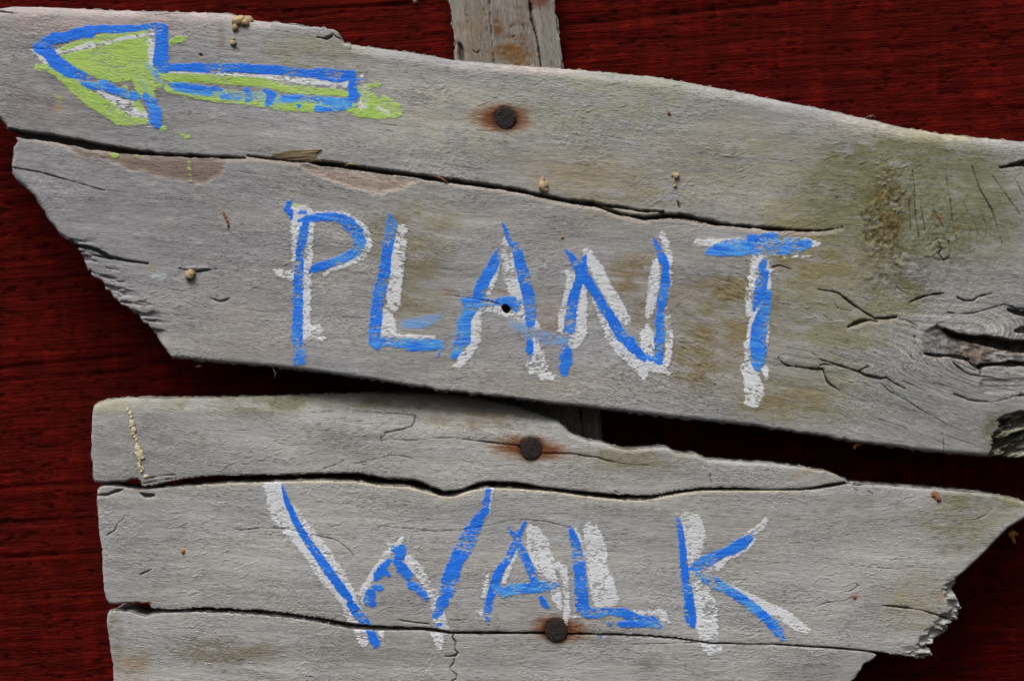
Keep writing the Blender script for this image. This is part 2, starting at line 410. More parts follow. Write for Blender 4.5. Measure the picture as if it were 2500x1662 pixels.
# ---------------------------------------------------------------- grey batten behind the boards
def build_batten():
    front = -190; k = (DU - front) / DU
    def flow(X, Y):
        a = math.radians(6.2)
        v = (X - 1098) * math.cos(a) - Y * math.sin(a) + 4 * (fbm(X / 60, Y / 300, 401, 2) - .5)
        return Y * 1.0 + .1 * X, v
    def relief(X, Y, U, V):
        r = 5 * (fbm(U / 260, V / 16, 410, 3) - .5) + 2 * (fbm(U / 60, V / 5, 420, 3) - .5)
        mid = sstep(0, 14, V - 95) * sstep(0, 14, 188 - V)
        r -= 4 * mid
        r += 3.0 * mid * (fbm(X / 7, Y / 7, 430, 2) - .5) * sstep(60, 110, Y)
        return r
    def tint(X, Y, U, V):
        T = np.empty(X.shape + (3,), F); T[:] = lin(138, 132, 124)
        T *= (.72 + .5 * fbm(U / 200, V / 9, 440, 3))[..., None]
        blobs(T, X, Y, [(1150, 60, 60, 160, (128, 112, 92), .6), (1270, 70, 50, 120, (112, 96, 84), .7), (1216, 60, 22, 44, (106, 72, 44), .85),
                        (1243, 142, 76, 44, (116, 80, 42), .9), (1245, 110, 60, 60, (110, 84, 56), .7), (1315, 5, 36, 26, (110, 74, 58), .8)], 450)
        return T
    poly = [(1070, -200, 5), (1330, -200, 5), (1353, 0, 5, 2), (1358, 41, 5, 2), (1366, 102, 5, 2), (1374, 165, 5, 2), (1465, 1000, 5), (1530, 1800, 5), (1280, 1800, 5), (1200, 1000, 5), (1113, 150, 5, 2),
            (1111, 120, 5, 2), (1108, 81, 5, 2), (1101, 27, 5, 2), (1097, 0, 5, 2)]
    cr = [([(1194, -20, 1.4), (1197, 50, 1.6), (1200, 90, 1.2), (1205, 140, 1.4), (1290, 900, 1.5)], 12), ([(1290, -20, 1.8), (1299, 50, 2.2), (1311, 95, 2), (1320, 156, 2), (1414, 980, 2.5), (1440, 1200, 2)], 20),
          ([(1180, 20, .6), (1187, 60, .8), (1191, 90, .6)], 5), ([(1136, 20, .5), (1143, 60, .8)], 4), ([(1155, 125, 1.2), (1164, 130, 1.6), (1171, 124, 1)], 7),
          ([(1122, 107, 3.5), (1126, 122, 5.5), (1128, 150, 5.5)], 14), ([(1139, 128, 1.8), (1140, 129, 1.8)], 8), ([(1294, 8, 3), (1298, 22, 2.4)], 8),
          ([(1250, 90, 1.4), (1256, 88, 1.4)], 5), ([(1276, 62, 1.2), (1280, 72, 1.2)], 5), ([(1246, 68, .8), (1254, 60, .8)], 4)]
    b = Board('post', poly, 2.6, front, -252, flow, None, (W3(1300, 831, 0)[0], -front * S, W3(0, 1800, 0)[2]), relief, cr, tint, k, M_batten, 3)
    tag(b.obj, 'grey upright timber post with a rusty patch, nailed behind the driftwood boards', 'post')
build_batten()

# ---------------------------------------------------------------- upper driftwood board
UP_CR = [
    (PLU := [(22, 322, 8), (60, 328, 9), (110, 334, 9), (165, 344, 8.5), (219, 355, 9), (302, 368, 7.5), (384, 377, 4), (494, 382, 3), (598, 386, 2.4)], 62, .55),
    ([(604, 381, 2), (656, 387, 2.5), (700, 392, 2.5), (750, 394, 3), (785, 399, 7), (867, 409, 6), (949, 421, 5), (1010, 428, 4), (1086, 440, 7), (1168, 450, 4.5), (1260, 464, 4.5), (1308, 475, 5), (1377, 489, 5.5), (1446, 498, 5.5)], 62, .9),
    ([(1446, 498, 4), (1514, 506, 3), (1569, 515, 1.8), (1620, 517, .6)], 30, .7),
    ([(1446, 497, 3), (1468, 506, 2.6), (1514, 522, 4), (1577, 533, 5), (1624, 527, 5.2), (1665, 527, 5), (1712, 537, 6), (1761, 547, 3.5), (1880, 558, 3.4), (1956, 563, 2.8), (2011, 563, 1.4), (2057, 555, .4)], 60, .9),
    ([(1656, 535, .8), (1690, 541, 1), (1715, 546, 1.2)], 6),
    (Q(0, 400, (90, 30, 5), (350, 75, 6), (650, 160, 5), (930, 240, 2)), 9),
    (Q(0, 400, (650, 720, 12), (850, 765, 12), (900, 790, 14), (970, 835, 10), (1150, 865, 9), (1310, 890, 5)), 22),
    (Q(0, 400, (710, 785, 5), (850, 815, 7), (980, 850, 6)), 12),
    (Q(0, 400, (1590, 930, 5), (1650, 945, 7)), 9), (Q(0, 400, (1740, 965, 9), (1830, 948, 10), (1930, 938, 4)), 14),
    (Q(0, 400, (1870, 1195, 3), (1955, 1225, 9), (2000, 1218, 7), (2040, 1198, 3)), 9),
    (Q(0, 0, (-40, 90, 10), (60, 108, 7), (165, 127, 3)), 14),
    (Q(0, 0, (1370, 130, 4), (1510, 110, 4)), 4),
    (Q(1240, 400, (1515, 340, 6), (1530, 390, 7)), 8),
    (Q(1240, 0, (850, 775, 3), (1070, 730, 3)), 3), (Q(1240, 0, (1300, 800, 3), (1550, 760, 4)), 4),
    # right end: cracks round the knots
    (Q(1860, 400, (500, 1120, 2), (620, 1135, 4), (680, 1150, 6), (780, 1230, 9), (900, 1310, 9), (1010, 1378, 10)), 13),
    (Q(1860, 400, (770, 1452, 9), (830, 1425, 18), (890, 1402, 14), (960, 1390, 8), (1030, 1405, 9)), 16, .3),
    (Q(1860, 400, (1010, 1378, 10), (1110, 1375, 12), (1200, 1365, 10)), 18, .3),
    (Q(1860, 400, (1190, 1375, 5), (1290, 1395, 5), (1380, 1442, 3)), 5),
    (Q(1860, 400, (1310, 1238, 4), (1380, 1205, 9), (1450, 1178, 12), (1530, 1162, 8), (1640, 1150, 4)), 16),
    (Q(1860, 400, (1195, 1090, 3), (1240, 1130, 4), (1330, 1170, 3)), 4),
    (Q(1860, 400, (1740, 1190, 5), (1800, 1215, 9), (1880, 1220, 9), (1930, 1182, 7), (2050, 1155, 3)), 12),
    (Q(1860, 400, (650, 1240, 3), (680, 1290, 4), (800, 1310, 3)), 4), (Q(1860, 400, (540, 1340, 3), (660, 1430, 3)), 3),
    (Q(1860, 400, (100, 920, 8), (160, 905, 5), (260, 940, 3)), 5), (Q(1860, 400, (110, 1235, 3), (250, 1255, 3)), 3),
    ([(2315, 764, .8), (2350, 766, 1), (2376, 765, 1.2), (2410, 755, 1.2), (2452, 743, 1.2), (2484, 755, 2), (2510, 754, 2.5)], 8),
    ([(2462, 756, 3), (2480, 762, 6), (2510, 768, 9)], 26),
    ([(2480, 808, 3), (2500, 805, 8), (2530, 804, 10)], 20),
    # big rotten cavity, dark under its upper lip
    ([(2308, 804, 2), (2320, 813, 6), (2340, 820, 6), (2375, 828, 9), (2410, 832, 12), (2450, 839, 13), (2480, 845, 15), (2540, 850, 16)], 55),
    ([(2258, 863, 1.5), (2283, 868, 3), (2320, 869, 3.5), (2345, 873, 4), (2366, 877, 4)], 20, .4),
    ([(2366, 878, 2), (2372, 888, 3), (2385, 897, 3.5), (2395, 898, 4)], 14),
    ([(2396, 893, 4), (2430, 890, 5), (2470, 888, 6), (2540, 889, 7)], 34),
    ([(2394, 893, 2.5), (2395, 905, 2.5), (2394, 920, 1.5)], 14),
    (Q(1860, 820, (1700, 230, 4), (1740, 270, 6), (1800, 320, 6), (1860, 348, 6), (1950, 358, 6), (2080, 372, 3)), 8),
    (Q(1860, 820, (1700, 210, 3), (1800, 270, 3), (1900, 310, 3)), 5),
    (Q(1860, 820, (1950, 450, 3), (2334, 445, 3)), 4), (Q(1860, 820, (1960, 500, 3), (2334, 505, 3)), 4), (Q(1860, 820, (2230, 540, 3), (2300, 528, 8), (2400, 520, 10)), 10),
    (Q(1860, 820, (1700, 515, 5), (1850, 570, 7), (1920, 582, 6), (2080, 585, 5), (2200, 555, 4), (2250, 540, 4)), 7),
    (Q(1860, 820, (1330, 120, 4), (1330, 190, 6), (1345, 215, 3)), 7), (Q(1860, 820, (1360, 0, 4), (1365, 75, 5)), 6), (Q(1860, 820, (1405, 120, 3), (1420, 180, 4)), 4),
    (Q(1860, 820, (150, 200, 5), (180, 240, 5), (230, 268, 6), (350, 278, 8), (450, 295, 10), (540, 295, 14)), 12),
    (Q(1860, 820, (520, 262, 7), (560, 252, 9), (630, 262, 5)), 10),
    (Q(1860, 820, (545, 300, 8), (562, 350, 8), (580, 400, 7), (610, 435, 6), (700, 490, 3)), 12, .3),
    (Q(1860, 820, (450, 150, 3), (480, 190, 4), (530, 212, 6), (640, 248, 7), (800, 300, 8), (870, 322, 10), (920, 350, 10), (1060, 380, 9), (1110, 372, 8), (1180, 420, 7), (1280, 470, 4)), 12),
    (Q(1860, 820, (870, 310, 6), (900, 292, 6), (965, 265, 3)), 7),
    (Q(1860, 820, (1070, 430, 3), (1130, 490, 4), (1300, 580, 5), (1450, 680, 4), (1620, 770, 3)), 5),
    (Q(1860, 820, (1120, 430, 3), (1180, 500, 3), (1290, 560, 3)), 4),
    (Q(1860, 820, (940, 710, 3), (1100, 760, 4), (1200, 790, 4), (1300, 830, 3)), 4),
    (Q(1860, 820, (1250, 400, 3), (1350, 440, 5), (1480, 508, 3)), 5), (Q(1860, 820, (1500, 420, 3), (1590, 430, 3), (1660, 465, 3)), 4),
    (Q(1860, 820, (1610, 870, 4), (1620, 960, 4), (1625, 1040, 5)), 4),
    (Q(1860, 820, (700, 480, 2), (850, 560, 3), (950, 600, 2)), 3),
    # small knot with star checks
    (Q(1860, 400, (1572, 700, 5), (1600, 760, 6), (1575, 805, 6), (1622, 862, 7), (1650, 845, 5), (1690, 842, 3)), 8),
    (Q(1860, 400, (1663, 700, 4), (1672, 785, 5)), 6), (Q(1860, 400, (1545, 745, 3), (1590, 750, 4)), 5), (Q(1860, 400, (1560, 700, 2), (1600, 680, 2), (1670, 685, 2), (1720, 730, 2), (1715, 800, 2), (1690, 842, 2)), 2.5),
    # slanting saw kerfs
    (Q(1860, 400, (1870, 20, 3), (1900, 110, 5), (1940, 230, 6), (2000, 330, 5), (2050, 420, 6), (2080, 520, 5), (2110, 620, 4), (2140, 710, 3)), 5.5),
    (Q(1860, 400, (1640, 60, 3), (1655, 200, 4), (1680, 330, 4), (1695, 470, 5), (1705, 590, 4), (1740, 690, 3)), 4.5),
    (Q(1860, 400, (1345, 60, 4), (1360, 200, 4), (1365, 380, 5), (1380, 540, 6), (1405, 670, 6)), 5), (Q(1860, 400, (1520, 320, 3), (1540, 430, 4), (1600, 540, 4), (1650, 620, 2)), 4),
    (Q(1860, 400, (1415, 360, 4), (1435, 480, 5), (1455, 600, 4)), 5), (Q(1860, 400, (1310, 330, 4), (1320, 460, 5), (1330, 600, 4)), 4),
    (Q(1860, 400, (1790, 340, 3), (1830, 430, 3), (1900, 540, 3), (1930, 640, 3)), 3.5), (Q(1860, 400, (2050, 110, 3), (2150, 250, 4), (2260, 400, 4), (2300, 460, 3)), 4),
    (Q(1860, 400, (1960, 460, 3), (2000, 560, 3), (1990, 660, 3)), 3), (Q(1860, 400, (2250, 130, 3), (2334, 300, 3)), 4),
    # slit at the far right
    (Q(1860, 0, (2120, 1492, 3), (2200, 1480, 10), (2280, 1462, 22), (2400, 1450, 40)), 40),
    # bruises by the arrow
    (Q(0, 0, (640, 1230, 2), (660, 1350, 2)), 2.5),
    ([(1233, 752, 7), (1236, 756, 7)], 55),
    (Q(620, 400, (1700, 1165, 2), (1850, 1185, 3), (2100, 1225, 4), (2180, 1250, 6)), 4),
    (Q(0, 0, (1785, 490, 12), (1795, 500, 10)), 5),
    (Q(1240, 820, (10, 820, 2), (60, 805, 4), (130, 790, 2)), 3), (Q(1240, 820, (1840, 430, 8), (1850, 440, 8)), 3),
    (Q(620, 0, (560, 330, 4), (640, 345, 10), (690, 320, 10)), 12), (Q(620, 0, (700, 300, 6), (730, 330, 6), (770, 345, 5)), 7),
]
_rs = np.random.RandomState(5)
def hairs(n, x0, x1, y0, y1, slope, L0, L1):
    """short drying checks along the grain"""
    res = []
    for _ in range(n):
        x = _rs.uniform(x0, x1); y = _rs.uniform(y0, y1); L = _rs.uniform(L0, L1); s = slope + _rs.uniform(-.04, .04)
        res.append(([(x, y, .1), (x + L * .3, y + L * .3 * s + _rs.uniform(-1, 1), .7), (x + L * .7, y + L * .7 * s + _rs.uniform(-1.5, 1.5), .7), (x + L, y + L * s, .1)], _rs.uniform(1.5, 3.2)))
    return res
UP_CR += hairs(70, 20, 1900, 60, 900, .1, 25, 110) + hairs(26, 1900, 2450, 700, 1080, .35, 30, 110)
KNOTS = [(2296, 610, 26), (2400, 850, 62), (1850, 690, 26), (2150, 900, 22), (520, 730, 22)]
def flow_up(X, Y):
    v = Y - .100 * X - .00000 * X * X + 26 * (fbm(X / 520, Y / 170, 500, 2) - .5) + 7 * (fbm(X / 120, Y / 60, 505, 2) - .5)
    right = sstep(1950, 2250, X) * sstep(720, 900, Y)
    v = v - right * .22 * (X - 2100)
    # swirl of the grain round the middle letters
    v = v + 70 * np.exp(-((X - 1500) / 330) ** 2 - ((Y - 800) / 150) ** 2) - 40 * np.exp(-((X - 1130) / 150) ** 2 - ((Y - 620) / 150) ** 2)
    for kx, ky, a in KNOTS:
        dx = (X - kx) / 1.8; dy = Y - ky; r2 = dx * dx + dy * dy
        v = v + -dy * a * a / (r2 + a * a * .5) * .9
    return (X + .1 * Y).astype(F), v.astype(F)
def surface(X, Y, U, V, seed, amt=1.0):
    r = 8 * (fbm(X / 420, Y / 180, seed, 2) - .5)
    r = r + amt * .7 * (fbm(U / 110, V / 13, seed + 10, 3, .55) - .5)
    r = r + amt * .55 * (fbm(U / 26, V / 4.0, seed + 20, 2, .6) - .5)
    # little raised curls of lifted fibre
    wn = fbm(X / 15 + Y / 30, (Y - .35 * X) / 8, seed + 30, 3, .55)
    rg = 1 - np.abs(wn - .5) * 12
    msk = sstep(.53, .66, fbm(X / 130, Y / 80, seed + 40, 3))
    r = r + 1.25 * np.clip(rg, 0, 1) ** 1.5 * msk
    r = r + .35 * (fbm(X / 7, Y / 4.6, seed + 50, 2) - .5)
    return r
def relief_up(X, Y, U, V):
    r = surface(X, Y, U, V, 510)
    # whole face bellies out along the middle and drops to the right lower corner
    moss = sstep(1, .4, np.hypot((X - 2165) / 75, (Y - 545) / 190) + (fbm(X / 40, Y / 40, 560, 2) - .5) * .9)
    r = r + moss * (6.5 * (fbm(X / 9, Y / 9, 565, 3, .7) - .5) + 1.5)
    moss2 = sstep(1, .3, np.hypot((X - 2240) / 190, (Y - 600) / 260))
    r = r + moss2 * 2.4 * (fbm(X / 7, Y / 9, 570, 2, .65) - .5)
    kr = sstep(1, .3, np.hypot((X - 2370) / 330, (Y - 850) / 190)) + .6 * sstep(1, .3, np.hypot((X - 1930) / 160, (Y - 900) / 110)); r = r + 3.2 * np.clip(kr, 0, 1) * (fbm(U / 260, V / 5.5, 676, 3, .6) - .5)
    wrk = sstep(1, .4, np.hypot((X - 1800) / 80, (Y - 700) / 90)) + sstep(1, .4, np.hypot((X - 1690) / 60, (Y - 840) / 60))
    r = r + wrk * 2.2 * (vn((X * .8 + Y * .5) / 16, (Y - .5 * X) / 5.5, 575) - .5)
    return r
def tint_up(X, Y, U, V):
    T = np.empty(X.shape + (3,), F); T[:] = lin(158, 155, 152)
    T *= (.76 + .48 * fbm(U / 380, V / 20, 600, 5, .65))[..., None]
    T *= (.86 + .28 * fbm(X / 120, Y / 80, 604, 4))[..., None]
    cw = (.6 * sstep(.4, .7, fbm(X / 150, Y / 60, 607, 3)))[..., None]; T *= 1 - cw * (1 - np.array([.93, .98, 1.06]))
    blobs(T, X, Y, [
        (220, 450, 600, 460, (136, 134, 137), .6), (200, 40, 700, 70, (172, 158, 156), .7), (300, 600, 500, 240, (148, 146, 150), .5), (160, 240, 330, 160, (134, 128, 128), .55),
        (760, 130, 180, 70, (150, 146, 122), .5), (1100, 300, 300, 150, (168, 165, 152), .6), (1500, 250, 360, 170, (152, 152, 136), .7), (1800, 400, 300, 170, (156, 150, 132), .6),
        (1000, 560, 190, 110, (142, 134, 112), .75), (1010, 680, 130, 170, (134, 126, 106), .75), (1500, 480, 260, 90, (150, 142, 120), .6),
        (1400, 420, 260, 80, (156, 144, 120), .6), (1560, 700, 130, 130, (136, 122, 98), .8), (1780, 760, 190, 170, (136, 124, 94), .85), (1700, 880, 160, 110, (130, 118, 88), .7),
        (1330, 780, 80, 120, (140, 118, 104), .5), (1990, 600, 240, 200, (142, 132, 100), .8), (2200, 470, 330, 210, (126, 124, 96), .9), (2350, 520, 240, 230, (122, 124, 98), .8),
        (2160, 530, 80, 150, (104, 92, 56), .85), (2190, 700, 130, 110, (118, 112, 78), .7), (2050, 780, 260, 150, (134, 130, 104), .7), (2000, 960, 300, 110, (132, 130, 108), .6),
        (1900, 980, 180, 70, (136, 122, 86), .6), (2300, 980, 300, 160, (140, 140, 136), .7), (2400, 680, 200, 80, (142, 142, 138), .7), (2355, 560, 50, 22, (122, 110, 56), .7),
        (2440, 1060, 60, 90, (100, 96, 72), .8), (2420, 860, 160, 46, (132, 116, 106), .85), (2285, 840, 50, 50, (106, 102, 98), .6), (2300, 320, 330, 36, (172, 164, 142), .8),
        (2060, 310, 200, 40, (174, 168, 158), .7), (1300, 165, 300, 22, (178, 168, 162), .7), (600, 800, 330, 120, (158, 152, 148), .5), (1300, 930, 400, 60, (160, 154, 146), .6),
        (2294, 533, 11, 12, (156, 120, 66), .8), (144, 242, 22, 14, (150, 152, 80), .6), (141, 264, 14, 12, (176, 140, 80), .6),
        (388, 675, 26, 16, (178, 190, 188), .8), (372, 655, 24, 16, (158, 140, 110), .8), (540, 90, 16, 40, (120, 102, 76), .5), (1096, 715, 34, 14, (140, 104, 70), .6), (1220, 712, 40, 8, (130, 84, 50), .5)], 620)
    # two scars where a flake has split off below the crack: fresh brown wood
    for (poly, c1) in ((SC1, (130, 108, 94)), (SC2, (170, 150, 136))):
        s, _, _ = poly_sdf_local(X, Y, poly); s = s + 13 * (fbm(U / 30, V / 8, 648, 4, .6) - .5)
        m = (sstep(-3, 5, s) * .85 * (.75 + .4 * fbm(U / 60, V / 4, 640, 3)))[..., None]
        T[:] = T * (1 - m) + lin(*c1) * m
        e = (np.exp(-((s + 1) / 3.0) ** 2) * .3 * sstep(.45, .7, fbm(X / 40, Y / 40, 645, 2)))[..., None]; T[:] = T * (1 - e) + lin(196, 182, 160) * e
    ms = sstep(1, .45, np.hypot((X - 2160) / 78, (Y - 540) / 190) + (fbm(X / 40, Y / 40, 560, 2) - .5) * .9)
    mc = fbm(X / 9, Y / 9, 565, 3, .7); mm = (ms * sstep(.56, .42, mc) * .6)[..., None]; T[:] = T * (1 - mm) + lin(84, 74, 44) * mm; mm = (ms * sstep(.5, .66, mc) * .25)[..., None]; T[:] = T * (1 - mm) + lin(170, 154, 112) * mm
    kr = sstep(1, .3, np.hypot((X - 2370) / 330, (Y - 850) / 190)) + .6 * sstep(1, .3, np.hypot((X - 1930) / 160, (Y - 900) / 110)); T *= (1 + .55 * np.clip(kr, 0, 1) * (fbm(U / 260, V / 5.5, 676, 3, .6) - .5))[..., None]
    mz = sstep(1.1, .3, np.hypot((X - 2240) / 230, (Y - 560) / 260)); T *= (1 + mz * .75 * (fbm(X / 9, Y / 10, 672, 4, .65) - .5) - .06 * mz)[..., None]
    T *= (1 + .26 * (fbm(U / 520, V / 6.5, 678, 3, .6) - .5))[..., None]
    T *= (1 + .16 * (fbm(X / 24, Y / 9, 674, 3) - .5))[..., None]
    rust_stain(T, X, Y, 1233, 290, 27, 96, 74, 42, 650)
    rust_stain(T, X, Y, 1236, 754, 12, 16, 16, 12, 655)
    rg = (np.exp(-((Y - (752 + .06 * (X - 1236))) / 2.5) ** 2) * sstep(1110, 1150, X) * sstep(1240, 1225, X) * .7)[..., None]
    T[:] = T * (1 - rg) + lin(120, 80, 50) * rg
    return T
def poly_sdf_local(X, Y, P):
    p = np.array(P, float); x0, y0 = p.min(0) - 30; x1, y1 = p.max(0) + 30
    cx = X[0]; cy = Y[:, 0]; i0, i1 = np.searchsorted(cx, [x0, x1]); j0, j1 = np.searchsorted(cy, [y0, y1])
    s = np.full(X.shape, -30, F)
    if i1 > i0 and j1 > j0:
        s[j0:j1, i0:i1] = poly_sdf(X[j0:j1, i0:i1], Y[j0:j1, i0:i1], [(a, b, 1, 1) for a, b in P])[0]
    return s, None, None
SC1 = [(150, 352), (219, 352), (302, 370), (384, 380), (470, 383), (552, 386), (549, 412), (534, 430), (502, 449), (452, 445), (411, 438), (355, 421), (318, 418), (290, 398), (230, 390), (180, 372)]
SC2 = [(735, 402), (785, 405), (867, 412), (949, 425), (1028, 441), (990, 458), (976, 461), (930, 475), (867, 466), (812, 444), (760, 424), (730, 412)]
def curls(n, x0, x1, y0, y1, slope, seed):
    rs = np.random.RandomState(seed); res = []
    cl = [(rs.uniform(x0, x1), rs.uniform(y0, y1)) for _ in range(max(2, n // 7))]
    for _ in range(n):
        c = cl[rs.randint(len(cl))]; x = c[0] + rs.normal() * 55; y = c[1] + rs.normal() * 24; L = rs.uniform(7, 26) * (1.6 if rs.rand() < .15 else 1); s_ = slope + rs.normal() * .22
        m = rs.randint(4, 7); w_ = rs.uniform(.1, .8)
        res.append([(x + L * i / m, y + s_ * L * i / m + rs.uniform(-2.6, 2.6), w_ * math.sin(math.pi * (i + .4) / (m + .8))) for i in range(m + 1)])
    return res
def lay_curls(X, Y, out, lst, sdf):
    for pts in lst:
        def fn(sj, si):
            x, y = X[sj, si], Y[sj, si]
            ok = sdf[sj, si] > 12
            out[sj, si] += ok * (1.35 * sstep(-1.6, .9, seg_field(x, y, pts)) - .75 * sstep(-1.6, .9, seg_field(x, y - 3, pts)))
        local(X, Y, pts, 10, fn, out)
def extra_up(X, Y, U, V, out, T, sdf):
    lay_curls(X, Y, out, curls(90, 1250, 2000, 380, 760, -.35, 61) + curls(60, 1150, 2050, 760, 1000, -.2, 62) + curls(40, 300, 1000, 520, 900, -.25, 63) + curls(34, 700, 1900, 120, 400, -.3, 64) + curls(40, 1950, 2420, 350, 700, -.2, 65) + curls(40, 1950, 2350, 700, 1060, .3, 66), sdf)
    for P_, dp in ((SC1, 3.0), (SC2, 4.0)):
        s, _, _ = poly_sdf_local(X, Y, P_); s = s + 13 * (fbm(U / 30, V / 8, 648, 4, .6) - .5)
        out -= dp * sstep(-5, 9, s) * (1 - .35 * sstep(10, 40, s))
    # sunken mouth of the cavity and the broken lower right corner
    s = poly_sdf(X, Y, [(a, b, 1, 1) for a, b in [(2247, 828), (2262, 806), (2289, 792), (2311, 804), (2334, 819), (2379, 819), (2410, 820), (2436, 828), (2468, 835), (2560, 838), (2560, 889), (2398, 894), (2391, 898), (2372, 888), (2366, 876), (2328, 868), (2283, 867), (2255, 863)]])[0]
    s = s + 3 * (fbm(X / 10, Y / 10, 700, 2) - .5)
    s = s + 10 * (fbm(X / 30, Y / 12, 703, 4, .65) - .5)
    m = sstep(-3, 6, s) * sstep(2238, 2345, X); ramp_ = sstep(895, 815, Y)
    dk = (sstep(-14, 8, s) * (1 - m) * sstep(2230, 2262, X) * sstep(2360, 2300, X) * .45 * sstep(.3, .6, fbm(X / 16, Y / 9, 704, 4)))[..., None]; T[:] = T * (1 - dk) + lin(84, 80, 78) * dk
    out -= m * (5 + 17 * ramp_ ** 1.5) - m * 11 * (fbm(X / 26, Y / 9, 705, 4, .65) - .5)
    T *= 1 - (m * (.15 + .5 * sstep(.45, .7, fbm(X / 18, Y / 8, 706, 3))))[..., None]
    halo = sstep(-26, -2, s) * (1 - m); out += halo * 3 * (fbm(X / 20, Y / 6, 707, 3) - .5)
    s = poly_sdf(X, Y, [(a, b, 1, 1) for a, b in [(2700, 985), (2500, 1004), (2455, 1011), (2443, 1024), (2436, 1038), (2440, 1046), (2430, 1055), (2426, 1068), (2422, 1080), (2414, 1112), (2410, 1140), (2700, 1160)]])[0]
    s = s + 26 * (fbm(X / 30, (Y + .2 * X) / 8, 710, 4, .62) - .5)
    m = sstep(-2, 6, s)
    rg2 = fbm((X + 300 + .6 * Y) / 46, (Y + .26 * X + 8 * fbm(X / 30, Y / 30, 713, 2)) / 13, 715, 5, .62)
    out -= m * (8 + 52 * sstep(.35, .7, rg2) * sstep(0, 10, s))
    T[:] = T * (1 - (m * .75)[..., None]) + (lin(118, 116, 98) * (.55 + 1.1 * fbm((X + 300) / 50, (Y + .2 * X) / 6, 717, 3))[..., None]) * (m * .75)[..., None]
    # hollow of the lower strip near the cavity (planed step)
    s = poly_sdf(X, Y, [(a, b, 1, 1) for a, b in [(2396, 925), (2560, 922), (2560, 958), (2404, 960), (2392, 945)]])[0]
    out -= 4 * sstep(-3, 6, s)
    # shallow worn ring round the main knot area
    ring = np.hypot((X - 2296) / 25, (Y - 610) / 24)
    out += 1.5 * sstep(1.15, .8, ring) - 1.2 * np.exp(-((ring - 1.1) / .12) ** 2)
    e = sstep(60, 8, sdf) * sstep(420, 380, X) * sstep(560, 620, Y) * sstep(850, 800, Y)
    out -= e * 9 * sstep(.42, .62, fbm((X + .5 * Y) / 40, (Y - .15 * X) / 7, 720, 3))
    T *= 1 - (e * .25 * sstep(.45, .6, fbm((X + .5 * Y) / 40, (Y - .15 * X) / 7, 720, 3)))[..., None]
    # nail dimple
    out -= 2.5 * sstep(34, 24, np.hypot(X - 1233, Y - 290))
    # flap of bark above the little shell
    f = seg_field(X, Y, [(p[0], p[1], p[2]) for p in Q(0, 400, (1660, 925, 8), (1760, 925, 16), (1850, 925, 8))])
    out += 3 * sstep(-3, 2, f)

UP_POLY = [(-140, 55, 18), (-60, 28, 18), (0, 16, 18), (27, 10, 18), (120, 13, 18), (274, 20, 18), (400, 23, 18), (494, 25, 18), (548, 27, 18), (590, 36, 16), (620, 45, 16), (702, 56, 14), (774, 65, 10, 2), (809, 66, 8, 4), (828, 76, 8, 4), (836, 94, 8, 4), (842, 103, 14, 2),
    (900, 109, 18), (1004, 123, 20), (1100, 140, 20), (1196, 149, 20), (1240, 152, 20), (1372, 163, 20), (1514, 175, 20), (1600, 183, 20), (1679, 196, 20), (1780, 214, 20), (1870, 233, 22), (1950, 249, 22), (2025, 263, 22), (2134, 287, 24), (2200, 303, 24), (2244, 311, 24), (2310, 323, 24), (2381, 330, 24), (2500, 341, 22), (2640, 352, 20),
    (2640, 1125, 14), (2500, 1117, 14), (2408, 1115, 14), (2326, 1108, 14), (2244, 1100, 12), (2170, 1089, 11), (2093, 1080, 10, 2), (1970, 1060, 9, 2), (1880, 1047, 10, 2), (1788, 1035, 12), (1651, 1020, 12), (1487, 1001, 12), (1336, 984, 10), (1251, 972, 9), (1160, 962, 8, 2), (1072, 952, 8, 2), (1031, 946, 8, 2), (944, 933, 10), (894, 924, 10), (760, 906, 12), (640, 893, 12), (548, 887, 12), (470, 879, 12), (417, 872, 9), (400, 848, 7),
    (381, 823, 7), (368, 805, 5, 5.5), (356, 792, 5, 5.5), (344, 783, 5, 5.5), (332, 773, 5, 5.5), (321, 765, 5, 5.5), (310, 754, 5, 5.5), (291, 741, 5, 5.5), (274, 728, 5, 5.5), (266, 715, 5, 5.5), (263, 706, 5, 5.5), (255, 693, 5, 5.5), (240, 684, 5, 5.5), (228, 677, 5, 5.5), (214, 660, 5, 5.5), (206, 647, 9, 2), (198, 626, 8, 3), (190, 606, 8, 3), (175, 592, 9, 2), (157, 582, 10, 2), (143, 570, 10), (131, 552, 11), (118, 540, 12), (108, 520, 14), (96, 504, 14), (84, 482, 14), (69, 466, 14), (50, 450, 14), (36, 438, 12), (28, 422, 12), (24, 405, 12), (30, 380, 12), (28, 360, 12), (40, 345, 8), (38, 338, 6), (22, 322, 8), (12, 305, 12), (0, 293, 14), (-60, 262, 16), (-140, 240, 16)]
UP_ORG = W3(1250, 1110, -140)
upper = empty('sign_board', UP_ORG, 'upper grey driftwood board painted with a green arrow and the word PLANT', 'sign', 'driftwood sign boards')
up = Board('board', UP_POLY, 1.85, 0, -140, flow_up, upper, UP_ORG, relief_up, UP_CR, tint_up, 1.0, M_wood, 1, extra_up)

